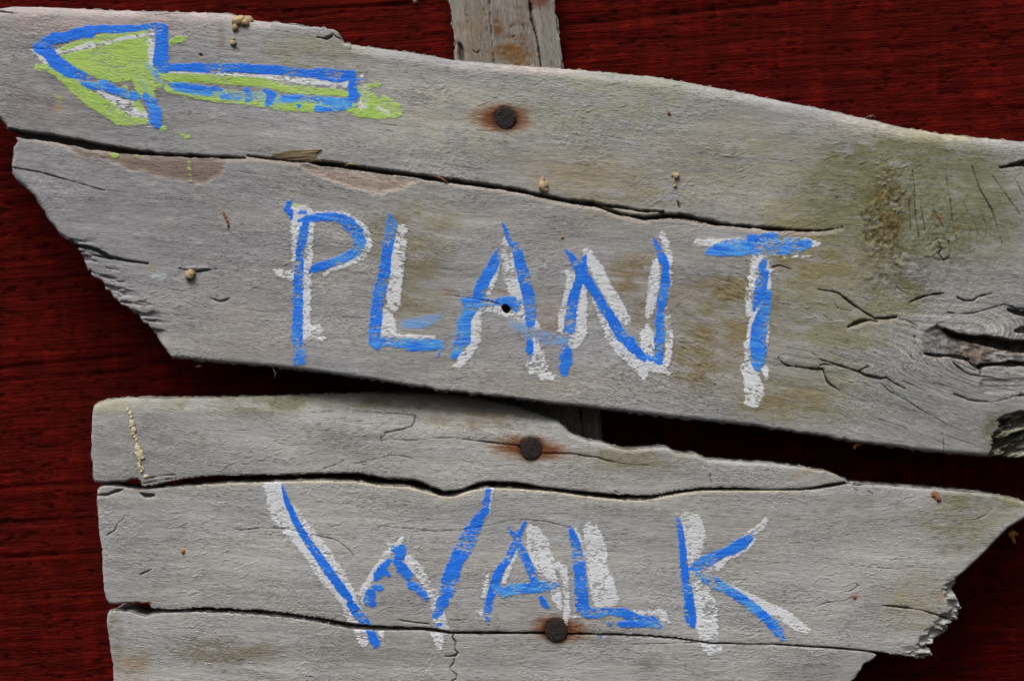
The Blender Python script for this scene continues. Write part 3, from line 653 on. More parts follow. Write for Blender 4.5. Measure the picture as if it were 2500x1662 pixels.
# ---------------------------------------------------------------- lower driftwood board, split into three
LF = -22; LK = (DU - LF) / DU
LOW_ORG = W3(1250, 1800, -140, LK)
lower = empty('sign_board', LOW_ORG, 'lower grey driftwood board split lengthwise and painted with the word WALK', 'sign', 'driftwood sign boards')
def flow_low(X, Y):
    v = Y + 26 * (fbm(X / 560, Y / 200, 800, 2) - .5) + 6 * (fbm(X / 120, Y / 60, 805, 2) - .5)
    v = v + .05 * np.minimum(X - 500, 0) * -1 * 0
    v = v - 26 * np.exp(-((X - 1085) / 90) ** 2 - ((Y - 1215) / 60) ** 2) + .12 * np.maximum(700 - X, 0) * .6
    v = v - .03 * (X - 1250)
    return (X + .05 * Y).astype(F), v.astype(F)
def relief_low(X, Y, U, V):
    r = surface(X, Y, U, V, 810, .9)
    # top of the split-off strip curves away under the upper board
    r = r - 58 * sstep(1075, 955, Y) ** 1.4 * sstep(560, 1000, X) * sstep(1520, 1300, X) - 10 * sstep(1010, 965, Y)
    return r
def tint_low(X, Y, U, V):
    T = np.empty(X.shape + (3,), F); T[:] = lin(167, 164, 160)
    T *= (.80 + .40 * fbm(U / 380, V / 20, 820, 5, .65))[..., None]
    T *= (.87 + .26 * fbm(X / 120, Y / 80, 824, 4))[..., None]
    cw = (.6 * sstep(.4, .7, fbm(X / 150, Y / 60, 827, 3)))[..., None]; T *= 1 - cw * (1 - np.array([.94, .98, 1.05]))
    blobs(T, X, Y, [
        (330, 1080, 200, 130, (142, 140, 140), .7), (700, 985, 500, 40, (126, 122, 100), .7), (260, 985, 140, 40, (150, 146, 126), .6), (900, 1060, 260, 90, (140, 138, 134), .6),
        (1150, 1020, 200, 60, (132, 120, 100), .6), (330, 1350, 200, 160, (146, 146, 144), .6), (560, 1590, 200, 50, (134, 124, 108), .7), (330, 1620, 60, 60, (150, 136, 118), .7), (280, 1560, 30, 110, (138, 126, 112), .7),
        (900, 1580, 300, 80, (146, 142, 136), .6), (1590, 1615, 50, 30, (128, 124, 116), .7), (2330, 1290, 160, 90, (140, 136, 116), .7), (2400, 1230, 180, 60, (132, 126, 100), .7), (2230, 1480, 120, 120, (154, 146, 128), .6),
        (1560, 1120, 260, 50, (138, 130, 110), .6), (1990, 1160, 90, 26, (146, 124, 90), .6), (1800, 1300, 400, 130, (160, 157, 152), .5), (2100, 1250, 200, 60, (136, 134, 124), .6), (2290, 1455, 30, 14, (160, 140, 118), .6),
        (2197, 1453, 9, 8, (150, 160, 96), .7), (2250, 1605, 40, 16, (150, 146, 104), .8), (335, 1189, 26, 12, (120, 84, 44), .6), (366, 1496, 12, 10, (150, 84, 40), .8), (364, 1471, 8, 6, (140, 80, 60), .8), (1960, 1620, 160, 60, (138, 136, 132), .6)], 830)
    T *= (1 + .26 * (fbm(U / 520, V / 6.5, 878, 3, .6) - .5))[..., None]
    rust_stain(T, X, Y, 1297, 1094, 26, 118, 104, 34, 850)
    rust_stain(T, X, Y, 1358, 1536, 27, 74, 92, 38, 855)
    lp = (np.exp(-((X - 2086) / 14) ** 2 - ((Y - 1456) / 6) ** 2) * .7)[..., None]; T[:] = T * (1 - lp) + lin(128, 84, 60) * lp
    return T
LOW_CR = [
    (Q(620, 820, (480, 690, 2), (700, 668, 4), (850, 668, 4), (1080, 685, 5), (1300, 698, 6), (1430, 712, 6)), 5),
    (Q(620, 820, (1432, 715, 6), (1428, 770, 6), (1400, 805, 6), (1330, 830, 6), (1240, 848, 6), (1170, 862, 7), (1165, 885, 4), (1130, 910, 5), (1140, 960, 3)), 6),
    (Q(620, 820, (900, 1138, 2), (1050, 1105, 4), (1230, 1060, 5), (1330, 1070, 4), (1410, 1090, 3), (1420, 1160, 2)), 4), (Q(620, 820, (620, 1180, 3), (720, 1150, 4), (800, 1110, 3)), 3),
    (Q(620, 820, (1560, 905, 2), (1780, 910, 4), (2000, 935, 6), (2150, 955, 7), (2334, 972, 7)) + Q(1240, 820, (110, 990, 6)), 7),
    (Q(1240, 820, (290, 1045, 6), (560, 1045, 6), (700, 1070, 7), (800, 1080, 6), (850, 1102, 6), (1000, 1132, 6), (1100, 1145, 4), (1300, 1155, 2)), 6),
    (Q(1240, 820, (820, 1010, 3), (830, 1050, 4), (850, 1100, 4)), 3), (Q(1240, 820, (1800, 1240, 4), (1812, 1310, 4)), 4), (Q(1240, 820, (950, 1380, 6), (985, 1400, 5)), 4),
    (Q(620, 1232, (-200, 205, 1), (-120, 230, 3), (60, 205, 4), (280, 213, 4), (450, 258, 4), (560, 275, 4), (720, 310, 5), (780, 350, 4), (850, 405, 5), (885, 450, 4), (880, 475, 2)), 4),
    (Q(620, 1232, (1050, 182, 3), (1300, 205, 4), (1600, 235, 4), (1830, 225, 3), (2070, 185, 3), (2334, 130, 3)) + Q(1240, 1232, (180, 135, 3), (340, 148, 4), (480, 185, 4), (560, 200, 3)), 3.5),
    (Q(620, 1232, (1290, 1025, 3), (1450, 1050, 6), (1560, 1060, 8)), 7), (Q(620, 1232, (1745, 1030, 3), (1850, 1025, 4), (1950, 1005, 2)), 3),
    # sawtooth check down the bottom strip
    (Q(620, 1232, (1780, 1140, 6), (1770, 1180, 6), (1795, 1230, 7), (1790, 1290, 6), (1815, 1320, 8), (1790, 1345, 9), (1710, 1350, 5)), 8),
    (Q(620, 1232, (1785, 1370, 5), (1780, 1410, 6), (1745, 1450, 6), (1760, 1480, 5), (1805, 1510, 5), (1800, 1550, 6), (1760, 1568, 6), (1740, 1660, 5)), 6),
    (Q(0, 820, (840, 1420, 8), (960, 1410, 10), (1040, 1380, 12), (1090, 1365, 5)), 14), (Q(0, 820, (1250, 1400, 10), (1290, 1425, 18), (1360, 1420, 14)), 16),
    (Q(0, 820, (1330, 1265, 5), (1450, 1240, 7), (1560, 1235, 3)), 7), (Q(0, 820, (1270, 1315, 4), (1400, 1290, 5), (1600, 1260, 3)), 6),
    (Q(0, 1232, (1250, 620, 5), (1310, 595, 7), (1350, 575, 3)), 7), (Q(0, 1232, (950, 270, 5), (1020, 230, 8), (1050, 160, 5), (1100, 120, 6)), 4),
    (Q(1860, 1232, (480, 905, 3), (580, 870, 5), (700, 850, 4)), 4), (Q(1860, 1232, (700, 785, 3), (790, 765, 5), (860, 720, 4), (830, 690, 2)), 4),
    (Q(1860, 1232, (1080, 895, 2), (1250, 912, 3), (1420, 935, 4), (1530, 970, 6), (1640, 1010, 14), (1720, 1030, 26)), 16),
    (Q(1860, 1232, (700, 530, 2), (900, 545, 3), (1050, 560, 3), (1250, 575, 2)), 3), (Q(1860, 1232, (1890, 135, 3), (1980, 100, 4), (2050, 40, 3)), 4),
    (Q(1860, 820, (800, 1335, 3), (850, 1378, 4)), 4), (Q(1860, 820, (950, 1380, 5), (990, 1410, 5)), 4), (Q(1860, 820, (780, 1322, 4), (880, 1330, 8), (980, 1328, 3)), 8),
    (Q(1240, 1232, (1050, 1245, 2), (1400, 1235, 3), (1760, 1225, 4)), 4), (Q(1240, 1232, (1585, 1410, 4), (1590, 1480, 3)), 3), (Q(1240, 1232, (1850, 1480, 3), (1860, 1530, 3)), 3),
] + hairs(70, 260, 2300, 1000, 1640, .0, 20, 90)
def extra_low(X, Y, U, V, out, T, sdf):
    lay_curls(X, Y, out, curls(110, 300, 1100, 1180, 1500, -.3, 71) + curls(60, 500, 1300, 1010, 1160, -.35, 72) + curls(90, 1700, 2280, 1230, 1560, -.25, 73) + curls(50, 300, 2000, 1540, 1660, -.1, 74), sdf)
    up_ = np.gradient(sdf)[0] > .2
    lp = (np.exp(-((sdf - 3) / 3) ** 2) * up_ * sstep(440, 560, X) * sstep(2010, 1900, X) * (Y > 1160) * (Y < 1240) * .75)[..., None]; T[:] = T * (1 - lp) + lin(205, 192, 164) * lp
    out -= 2.5 * sstep(34, 24, np.hypot(X - 1297, Y - 1094))
    out -= 2.5 * sstep(34, 24, np.hypot(X - 1358, Y - 1538))
    # broken right end, splintery and set back a little
    s = 40 - sdf
    m = sstep(8, 34, s) * sstep(2190, 2260, X) * sstep(1400, 1440, Y)
    out -= m * 16 * sstep(.3, .7, fbm(X / 24, Y / 9, 870, 3))
STRIP_TOP = [(223, 1004, 14), (227, 991, 14), (236, 983, 14), (250, 977, 14), (274, 973, 14), (315, 971, 12), (411, 972, 12), (520, 970, 12), (640, 968, 14), (812, 963, 20), (976, 962, 24), (1100, 966, 24), (1168, 974, 24), (1240, 989, 22), (1295, 1006, 20), (1335, 1019, 18), (1363, 1031, 14), (1376, 1041, 12), (1386, 1052, 12), (1400, 1061, 12), (1415, 1068, 12), (1440, 1075, 12), (1468, 1079, 12), (1500, 1090, 12), (1522, 1096, 12), (1545, 1097, 12),
    (1582, 1093, 12), (1618, 1090, 12), (1632, 1094, 12), (1651, 1105, 12), (1675, 1107, 12), (1700, 1108, 12), (1712, 1114, 12), (1726, 1121, 12), (1790, 1126, 10), (1880, 1131, 10), (1950, 1139, 10), (2011, 1149, 8), (2038, 1156, 7), (2050, 1163, 5), (2068, 1172, 4, .5), (2070, 1175, 3, .3),
    (2052, 1177, 3, .5), (2014, 1183, 3, .5), (1983, 1190, 3), (1930, 1193, 3), (1860, 1193, 3), (1810, 1190, 3), (1761, 1189, 3), (1706, 1191, 3), (1651, 1197, 3), (1610, 1205, 3), (1583, 1209, 3), (1514, 1207, 3), (1460, 1202, 3), (1404, 1197, 3), (1320, 1188, 4), (1260, 1177, 4), (1196, 1175, 4), (1172, 1177, 4), (1155, 1183, 4), (1135, 1191, 4), (1113, 1197, 4), (1083, 1198, 4), (1053, 1187, 5), (1030, 1177, 6), (1009, 1172, 7), (970, 1169, 6), (935, 1167, 6), (905, 1160, 6), (880, 1156, 6), (845, 1154, 5), (812, 1154, 5), (702, 1158, 4), (620, 1159, 4), (560, 1160, 4), (494, 1163, 4), (450, 1168, 4), (411, 1175, 4), (375, 1184, 4), (345, 1187, 4), (343, 1175, 4), (335, 1168, 4), (322, 1170, 4, 2), (310, 1174, 5), (270, 1177, 6), (247, 1179, 7), (231, 1177, 9), (227, 1165, 10), (225, 1149, 10), (222, 1110, 10), (221, 1067, 10), (223, 1020, 10)]
PLANK_MID = [(234, 1215, 10), (236, 1198, 8), (243, 1189, 7), (255, 1185, 6), (302, 1189, 5), (343, 1195, 4), (380, 1192, 4), (439, 1187, 4), (548, 1179, 4), (640, 1177, 4), (730, 1174, 4), (800, 1173, 4), (867, 1175, 4), (922, 1184, 4), (998, 1189, 4), (1045, 1201, 4), (1081, 1212, 4), (1098, 1212, 4), (1114, 1210, 4), (1146, 1198, 4), (1182, 1190, 4), (1260, 1192, 4), (1377, 1203, 4), (1450, 1213, 4), (1514, 1219, 4), (1569, 1221, 4), (1597, 1217, 4), (1624, 1211, 4), (1660, 1204, 4), (1706, 1198, 3), (1790, 1196, 3), (1860, 1197, 3), (1930, 1197, 3), (1983, 1195, 3), (2020, 1189, 3), (2052, 1184, 3), (2071, 1180, 4), (2129, 1183, 8), (2200, 1188, 10), (2271, 1193, 10), (2340, 1199, 10), (2408, 1205, 10), (2455, 1213, 10), (2500, 1223, 10), (2540, 1240, 10),
    (2500, 1268, 9), (2463, 1290, 9), (2435, 1318, 9), (2408, 1347, 9), (2370, 1383, 9), (2337, 1413, 8, 2), (2333, 1427, 6, 3), (2331, 1440, 6, 4), (2340, 1462, 5, 5), (2347, 1487, 5, 5), (2340, 1505, 5, 5), (2337, 1520, 5, 5), (2312, 1524, 5, 5), (2318, 1540, 5, 5), (2310, 1552, 5, 5), (2284, 1557, 5, 5), (2279, 1572, 5, 5), (2262, 1580, 5, 5), (2284, 1600, 5, 4), (2258, 1609, 6, 3), (2216, 1603, 6, 1.5), (2134, 1589, 3, .5), (2052, 1580, 2, .3), (1970, 1575, 1.5, .2), (1880, 1569, 1.5, .2), (1810, 1568.5, 1.5, .2), (1734, 1567.5, 2, .2), (1700, 1562, 2, .2), (1651, 1555, 2, .3), (1580, 1549, 2, .3), (1514, 1546, 2, .3), (1404, 1543.5, 2, .3), (1260, 1541, 2, .3), (1180, 1541, 3, .3), (1100, 1541, 3, .4), (1070, 1536, 3, .4), (1045, 1532, 3, .4), (949, 1528, 3, .4), (905, 1527, 3, .4), (867, 1523, 3, .5), (785, 1508, 3, .5), (700, 1496, 3, .5), (640, 1489, 3), (560, 1485, 3), (480, 1482, 3), (452, 1486, 3), (400, 1486, 3), (370, 1483, 3), (362, 1471, 3), (330, 1470, 5), (302, 1473, 6), (280, 1476, 7), (264, 1474, 9), (256, 1462, 10), (252, 1446, 10), (248, 1400, 10), (247, 1342, 10), (240, 1305, 10), (237, 1273, 10), (236, 1240, 10)]
STRIP_BOT = [(259, 1520, 8), (260, 1502, 8), (266, 1492, 6), (276, 1490, 5), (318, 1494, 4), (355, 1505, 4), (366, 1499, 4), (390, 1496, 4), (440, 1495, 4), (480, 1494, 4), (560, 1496, 4), (640, 1501, 3), (700, 1507, 3), (757, 1515, 3, .5), (853, 1534, 3, .5), (922, 1538, 3, .4), (1031, 1538, 3, .4), (1065, 1542, 3, .4), (1100, 1547.5, 3, .3), (1180, 1547.5, 2, .3), (1260, 1547, 2, .3), (1404, 1548.5, 2, .2), (1514, 1551, 2, .2), (1580, 1554, 2, .2), (1651, 1560, 2, .2), (1734, 1571, 1.5, .2), (1810, 1572, 1.5, .2), (1880, 1572.5, 1.5, .2), (1970, 1579, 1.5, .2), (2052, 1584, 2, .2), (2125, 1591, 3, .5), (2141, 1598, 6), (2136, 1606, 6), (2118, 1617, 6, 3), (2105, 1626, 6, 4), (2096, 1642, 6, 4), (2086, 1660, 6, 4), (2068, 1700, 8, 3), (2050, 1800, 8), (290, 1800, 10), (276, 1690, 10), (274, 1660, 9, 2), (271, 1630, 8, 2.5), (268, 1610, 9, 2), (263, 1560, 10)]
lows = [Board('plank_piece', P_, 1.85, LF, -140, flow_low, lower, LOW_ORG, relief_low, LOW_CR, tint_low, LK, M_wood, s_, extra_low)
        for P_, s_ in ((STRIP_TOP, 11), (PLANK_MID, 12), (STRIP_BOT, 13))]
tag(lows[0].obj, 'narrow top strip split off the board'); tag(lows[1].obj, 'wide middle plank with the letters'); tag(lows[2].obj, 'bottom strip split off the board')

# ---------------------------------------------------------------- paint
BLUE = lin(28, 111, 224); BLUE2 = lin(80, 156, 228); PALE = lin(118, 162, 216); WHITE = lin(226, 228, 232); GREEN = lin(156, 188, 88); GREEN2 = lin(180, 204, 116); ORANGE = lin(180, 120, 60)
BLUE = BLUE * 1.05
def paint(name, label, parent, origin, boards, layers, fills=()):
    """layers: (kind, raggedness, wetness, stroke). A film laid on the relief of the board, torn where the wood is low."""
    pts = [q[:2] for L in layers for q in L[3]] + [q for f_ in fills for q in f_[3]]
    wmax = max([q[2] for L in layers for q in L[3]] + [10]) + 10
    p = np.array(pts, float); step = 1.3
    gx = np.arange(p[:, 0].min() - wmax, p[:, 0].max() + wmax, step); gy = np.arange(p[:, 1].min() - wmax, p[:, 1].max() + wmax, step)
    X, Y = np.meshgrid(gx.astype(F), gy.astype(F))
    bd = boards[0]
    H = np.full(X.shape, -999, F); T = np.zeros(X.shape + (3,), F); SD = np.full(X.shape, -99, F); U, V = (flow_up if len(boards) == 1 else flow_low)(X, Y)
    for b in boards:
        s = b.sample(b.sdf, X, Y)
        s = np.where((X > b.gx[0]) & (X < b.gx[-1]) & (Y > b.gy[0]) & (Y < b.gy[-1]), s, -99)
        m = s > SD
        H = np.where(m, b.sample(b.out, X, Y) + b.front, H); T = np.where(m[..., None], b.sample(b.T, X, Y), T); SD = np.where(m, s, SD)
    front = boards[0].front
    rel = H - front
    # how high the wood stands above its neighbourhood decides where the brush touched
    hp = rel - (np.roll(rel, 5, 0) + np.roll(rel, -5, 0) + np.roll(rel, 9, 0) + np.roll(rel, -9, 0)) / 4
    n1 = fbm(U / 9, V / 3.4, 1001, 3, .7) - .5
    n2 = fbm(U / 8, V / 3.3, 1011, 3, .7)
    n3 = fbm(X / 34, Y / 34, 1021, 2)
    streak = fbm(U / 60, V / 5, 1031, 3, .6)
    CA = np.zeros(X.shape, F); CB = np.zeros(X.shape, F)
    colA = np.zeros(X.shape + (3,), F) + WHITE; colB = np.zeros(X.shape + (3,), F) + BLUE
    def lay(f, kind, rag, wet):
        nonlocal CA, CB, colA, colB
        edge = f + n1 * (4 + 9 * rag) + np.clip(hp, -2, 2) * (1.5 * rag) - .1 + 2.4 * (n3 - .5)
        th = .70 - .12 * rag
        void = sstep(th - .07, th + .09, n2 + .55 * (n3 - .5) - .05 * np.clip(hp, -2, 2))
        body = sstep(-3.5, 3.5 + 2 * rag, edge)
        if kind == 'w':
            c = WHITE * (.80 + .16 * n3)[..., None]; a = body * (1 - .75 * void) * np.clip(.95 + .5 * (streak - .45), .5, 1.1)
        elif kind == 'b':
            mixw = np.clip(wet * sstep(.36, .58, streak + .25 * (n3 - .5)), 0, 1)[..., None]
            mixw = np.clip(mixw + .30 * sstep(.5, .75, n3)[..., None], 0, 1)
            c = (BLUE * (1 - mixw) + BLUE2 * mixw) * (.90 + .2 * streak)[..., None]
            a = body * (1 - .8 * void) * 1.12
        elif kind == 'p':
            c = np.zeros(X.shape + (3,), F) + PALE; q_ = .5 * sstep(.5, .7, streak)[..., None]; c = c * (1 - q_) + BLUE2 * q_
            a = sstep(-1, 14, f) * (.28 + streak * .55)
        elif kind == 'g':
            c = (GREEN * (1 - n3[..., None] * .5) + GREEN2 * n3[..., None] * .5) * (.92 + .2 * streak)[..., None]; a = body * (1 - .5 * void) * 1.08
        elif kind == 'y':
            c = np.zeros(X.shape + (3,), F) + GREEN2; a = sstep(0, 9, f) * (.25 + .55 * streak)
        else:
            c = np.zeros(X.shape + (3,), F) + ORANGE; a = sstep(0, 6, f) * .5
        if kind == 'b':
            w_ = (a / np.maximum(a + CB * (1 - a), 1e-4))[..., None]; colB = colB * (1 - w_) + c * w_
            CB = np.maximum(CB, a)
        else:
            w_ = np.clip(a / np.maximum(np.maximum(CA, a), 1e-4) * np.clip(a * 1.3, 0, 1), 0, 1)[..., None]
            w_ = np.where((CA < .02)[..., None], 1, w_)
            colA = colA * (1 - w_) + c * w_; CA = np.maximum(CA, a)
    for kind, rag, wet, poly in fills:
        s = poly_sdf(X, Y, [(a, b, 1, 1) for a, b in poly])[0]
        lay(np.minimum(s, 14), kind, rag, wet)
    for kind, rag, wet, st in layers:
        lay(np.minimum(seg_field(X, Y, st), 14), kind, rag, wet)
    cov = (np.maximum(CA, CB) > .10) & (SD > .8)
    q = cov[:-1, :-1].astype(np.int8) + cov[1:, :-1] + cov[:-1, 1:] + cov[1:, 1:]
    keep = q >= 3
    # no film across deep cracks
    hr = np.maximum.reduce([H[:-1, :-1], H[1:, :-1], H[:-1, 1:], H[1:, 1:]]) - np.minimum.reduce([H[:-1, :-1], H[1:, :-1], H[:-1, 1:], H[1:, 1:]])
    keep &= (hr < 7) & (rel[:-1, :-1] > -26)
    ny, nx = X.shape
    full = np.zeros(X.shape, int)
    full[:-1, :-1] += keep; full[1:, :-1] += keep; full[:-1, 1:] += keep; full[1:, 1:] += keep
    lift = .25 + .75 * sstep(.3, .9, np.maximum(CA, CB)) * (full == 4)
    jj, ii = np.nonzero(keep); v00 = jj * nx + ii
    quads = np.stack([v00, v00 + nx, v00 + nx + 1, v00 + 1], 1)
    used = np.unique(quads); remap = np.full(nx * ny, -1); remap[used] = np.arange(len(used))
    o = (H + lift + .15).ravel()[used]; k = boards[0].k
    verts = np.stack([(X.ravel()[used] - CX) * S * k, -o * S, (CY - Y.ravel()[used]) * S * k], 1)
    ob = make_mesh(name, verts, remap[quads], M_paint, parent, origin, T.reshape(-1, 3)[used], np.stack([U.ravel()[used], V.ravel()[used]], 1),
                   more={'coat_a': colA.reshape(-1, 3)[used], 'coat_b': colB.reshape(-1, 3)[used], 'coats': np.stack([CA.ravel()[used], CB.ravel()[used], 0 * CA.ravel()[used]], 1)})
    if label: ob['label'] = label
    return ob
def join(a, b): return a + b
F6 = lambda *p: Q(620, 400, *p)
G7 = lambda *p: Q(1240, 400, *p)
H8 = lambda *p: Q(1860, 400, *p)
J0 = lambda *p: Q(620, 820, *p)
K1 = lambda *p: Q(1240, 820, *p)
N5 = lambda *p: Q(620, 1232, *p)
O6 = lambda *p: Q(1240, 1232, *p)
P7 = lambda *p: Q(1860, 1232, *p)
A1 = lambda *p: Q(0, 0, *p)
B2 = lambda *p: Q(620, 0, *p)
UPB = [up]
# arrow
paint('painted_arrow', 'green arrow outlined in blue pointing left', upper, UP_ORG, UPB, [
    ('w', .8, 0, A1((480, 475, 30), (800, 400, 35), (1100, 325, 42), (1340, 285, 40))), ('w', .8, 0, A1((1345, 320, 45), (1345, 560, 30))),
    ('w', .7, 0, A1((270, 440, 10), (340, 490, 20), (420, 570, 40))), ('w', 1, 0, A1((880, 825, 20), (1000, 890, 50), (1150, 960, 75), (1300, 1050, 50), (1350, 1100, 20))), ('w', 1, 0, A1((1200, 1115, 5), (1350, 1140, 10))),
    ('w', .6, 0, A1((1440, 655, 25), (2000, 670, 26), (2334, 690, 30)) + B2((200, 700, 34), (830, 755, 38))), ('w', 1, 0, B2((960, 690, 25), (985, 800, 40), (965, 950, 40))),
    ('g', .7, 0, A1((335, 600, 32), (420, 600, 40), (500, 640, 40), (650, 760, 60), (800, 880, 75), (960, 970, 70), (1060, 1050, 72), (1150, 1085, 42), (1280, 1080, 40))),
    ('g', .6, 0, A1((850, 370, 25), (1100, 310, 25), (1330, 265, 22))), ('g', .7, 0, A1((560, 440, 25), (700, 385, 25), (840, 340, 22), (980, 300, 20))),
    ('g', .7, 0, A1((1380, 640, 40), (1500, 690, 42), (1800, 700, 45), (2334, 735, 48)) + B2((300, 790, 45), (600, 815, 40), (840, 840, 35))),
    ('g', .9, 0, A1((1510, 385, 22), (1580, 355, 38), (1665, 350, 18))), ('g', 1, 0, A1((1110, 780, 28), (1140, 820, 18))), ('g', .9, 0, A1((1230, 720, 60), (1290, 820, 75), (1340, 860, 50))), ('g', 1.1, 0, A1((1220, 930, 40), (1260, 980, 30))),
    ('g', 1, 0, B2((930, 790, 30), (1000, 860, 60), (1060, 950, 100), (1150, 980, 90), (1250, 960, 60), (1295, 1005, 25))), ('g', 1.3, 0, B2((1020, 770, 30), (1120, 750, 20))), ('g', 1.1, 0, B2((1150, 880, 35), (1240, 940, 45))),
    ('g', .9, 0, B2((830, 970, 35), (950, 1010, 40), (1150, 1035, 30), (1290, 1015, 30))), ('w', 1.1, 0, B2((930, 930, 20), (1000, 960, 22))), ('w', 1.2, 0, B2((1110, 960, 22), (1200, 1020, 22))),
    ('g', .9, 0, A1((1520, 780, 60), (1900, 850, 60), (2334, 890, 65)) + B2((300, 930, 70), (700, 940, 60), (860, 930, 60))),
    ('b', .35, 0, A1((320, 410, 22), (400, 385, 45), (480, 345, 52), (560, 335, 48), (680, 300, 52), (800, 285, 60))), ('b', .35, .1, A1((770, 262, 40), (900, 260, 38), (1050, 262, 38), (1200, 255, 34), (1340, 232, 24))),
    ('b', .4, .1, A1((1380, 240, 40), (1440, 270, 60), (1440, 400, 62), (1430, 560, 72), (1460, 600, 62))), ('b', .4, 0, A1((1440, 608, 40), (1600, 600, 38), (1800, 605, 46), (1960, 612, 44), (2120, 605, 42), (2334, 620, 45)) + B2((160, 622, 44), (300, 635, 44), (480, 655, 38), (600, 660, 58), (760, 680, 62), (870, 660, 40))),
    ('b', .6, .1, B2((870, 660, 35), (885, 720, 48), (875, 800, 48), (880, 880, 48))), ('b', .5, .2, B2((900, 705, 18), (975, 708, 14))), ('b', .6, .2, B2((900, 845, 30), (925, 850, 28))),
    ('b', .5, .1, A1((345, 430, 50), (430, 470, 60), (500, 560, 66), (620, 640, 58), (740, 680, 40), (820, 700, 14))), ('p', .5, 1, A1((640, 690, 30), (760, 740, 44), (850, 780, 40))),
    ('b', .5, .8, A1((740, 745, 25), (850, 775, 36), (920, 750, 44), (1000, 800, 42), (1120, 840, 40), (1200, 860, 45), (1240, 860, 20))), ('b', .8, .6, A1((1290, 860, 35), (1350, 920, 55), (1380, 1000, 62), (1385, 1060, 62), (1410, 1110, 38))),
    ('p', .6, 1, A1((1270, 540, 30), (1330, 600, 60), (1400, 700, 50), (1470, 780, 20))), ('p', .8, 1, A1((1200, 660, 30), (1290, 760, 45), (1330, 900, 35))), ('b', .9, .8, A1((1380, 650, 20), (1420, 720, 18), (1460, 770, 8))),
    ('b', .55, 1.0, A1((1500, 745, 12), (1560, 770, 42), (1700, 795, 50), (1850, 815, 48))), ('p', .6, 1, A1((1850, 820, 60), (2080, 850, 60), (2334, 860, 68)) + B2((120, 890, 66), (300, 895, 60))), ('b', .8, .7, A1((1900, 790, 30), (1960, 800, 28))),
    ('b', .9, .5, A1((2190, 800, 30), (2225, 850, 35), (2210, 900, 28))), ('b', 1.0, .8, A1((1980, 860, 30), (2120, 870, 40))), ('b', .9, .5, B2((100, 800, 20), (160, 850, 44), (130, 920, 40))), ('b', 1.2, 1.0, B2((260, 875, 34), (460, 885, 44), (700, 905, 48), (850, 915, 46))), ('b', .8, .9, B2((560, 970, 34), (700, 970, 28), (820, 965, 22))), ('b', .6, .2, B2((385, 945, 16), (405, 945, 16))),
], fills=[('g', .85, 0, A1((1345, 300), (1100, 340), (900, 400), (700, 450), (520, 490), (560, 530), (650, 600), (760, 660), (900, 720), (1050, 740), (1180, 720), (1230, 800), (1330, 850), (1400, 800), (1490, 760), (1400, 640), (1365, 560), (1355, 420)))])
# specks of green paint that fell below the arrow: one spattered part
specks = []
for (x, y, r_) in [(1455, 1150, 30), (1480, 1135, 18), (1545, 1190, 10), (1600, 1190, 14), (1640, 1205, 24), (1665, 1220, 26), (1690, 1200, 12), (1650, 1310, 20), (1445, 1215, 8), (1020, 1385, 24), (1010, 1405, 14), (1220, 1375, 22), (1690, 1460, 18), (1692, 1500, 22), (1688, 1560, 18), (1690, 1600, 20)]:
    specks.append(('g', 1.1, 0, A1((x - r_ * .4, y, r_ * .85), (x + r_ * .5, y + 4, r_ * .7))))
specks += [('y', 1, 0, A1((940, 1455, 14), (1050, 1485, 16), (1180, 1515, 12))), ('o', 1, 0, A1((1330, 1382, 18), (1370, 1386, 16))), ('y', 1, 0, A1((490, 850, 30), (560, 880, 30))), ('o', 1, 0, A1((500, 955, 20), (530, 960, 20)))]
tag(paint('paint_spatter', 'specks of green paint under the arrow', upper, UP_ORG, UPB, specks), kind='stuff')
# PLANT
paint('painted_letter', 'letter P in blue over white', upper, UP_ORG, UPB, [
    ('y', 1, 0, F6((350, 370, 40), (420, 390, 40))), ('w', 1.2, 0, F6((350, 400, 25), (430, 440, 30))),
    ('w', .8, 0, F6((440, 470, 110), (430, 620, 108), (430, 800, 100), (430, 1000, 85), (435, 1100, 78), (430, 1300, 76), (430, 1500, 80))), ('w', 1, 0, F6((190, 960, 28), (270, 985, 46), (350, 1000, 40))), ('w', 1.2, 0, F6((480, 1500, 60), (570, 1470, 44), (590, 1500, 36)) ), ('w', 1.2, 0, J0((500, 0, 40), (620, 20, 28))),
    ('w', .7, 0, F6((480, 445, 20), (640, 440, 20), (800, 445, 22), (900, 510, 30), (980, 590, 48), (1020, 700, 42), (980, 800, 40), (850, 890, 26), (700, 940, 22), (620, 990, 18))), ('w', 1.2, 0, F6((1020, 740, 40), (960, 830, 40))),
    ('b', .35, 0, F6((338, 320, 8), (315, 360, 26), (290, 405, 24), (325, 430, 30), (338, 485, 14))), ('b', 1.2, .3, F6((400, 430, 12), (450, 425, 26))), ('b', .4, .7, F6((395, 512, 14), (460, 492, 34), (560, 478, 38), (680, 468, 40), (780, 485, 44), (850, 540, 62), (915, 610, 62), (945, 690, 55), (925, 760, 52), (870, 810, 45), (760, 860, 42), (640, 900, 40), (540, 935, 42), (505, 950, 24))),
    ('b', .65, .3, F6((462, 530, 38), (440, 640, 45), (410, 760, 40), (400, 900, 45), (395, 1020, 45), (392, 1150, 48), (392, 1300, 48), (385, 1450, 52), (385, 1568, 52)) + J0((395, 60, 50), (415, 140, 52), (420, 205, 48))), ('b', 1, 0, J0((360, 205, 16), (365, 240, 10)))])
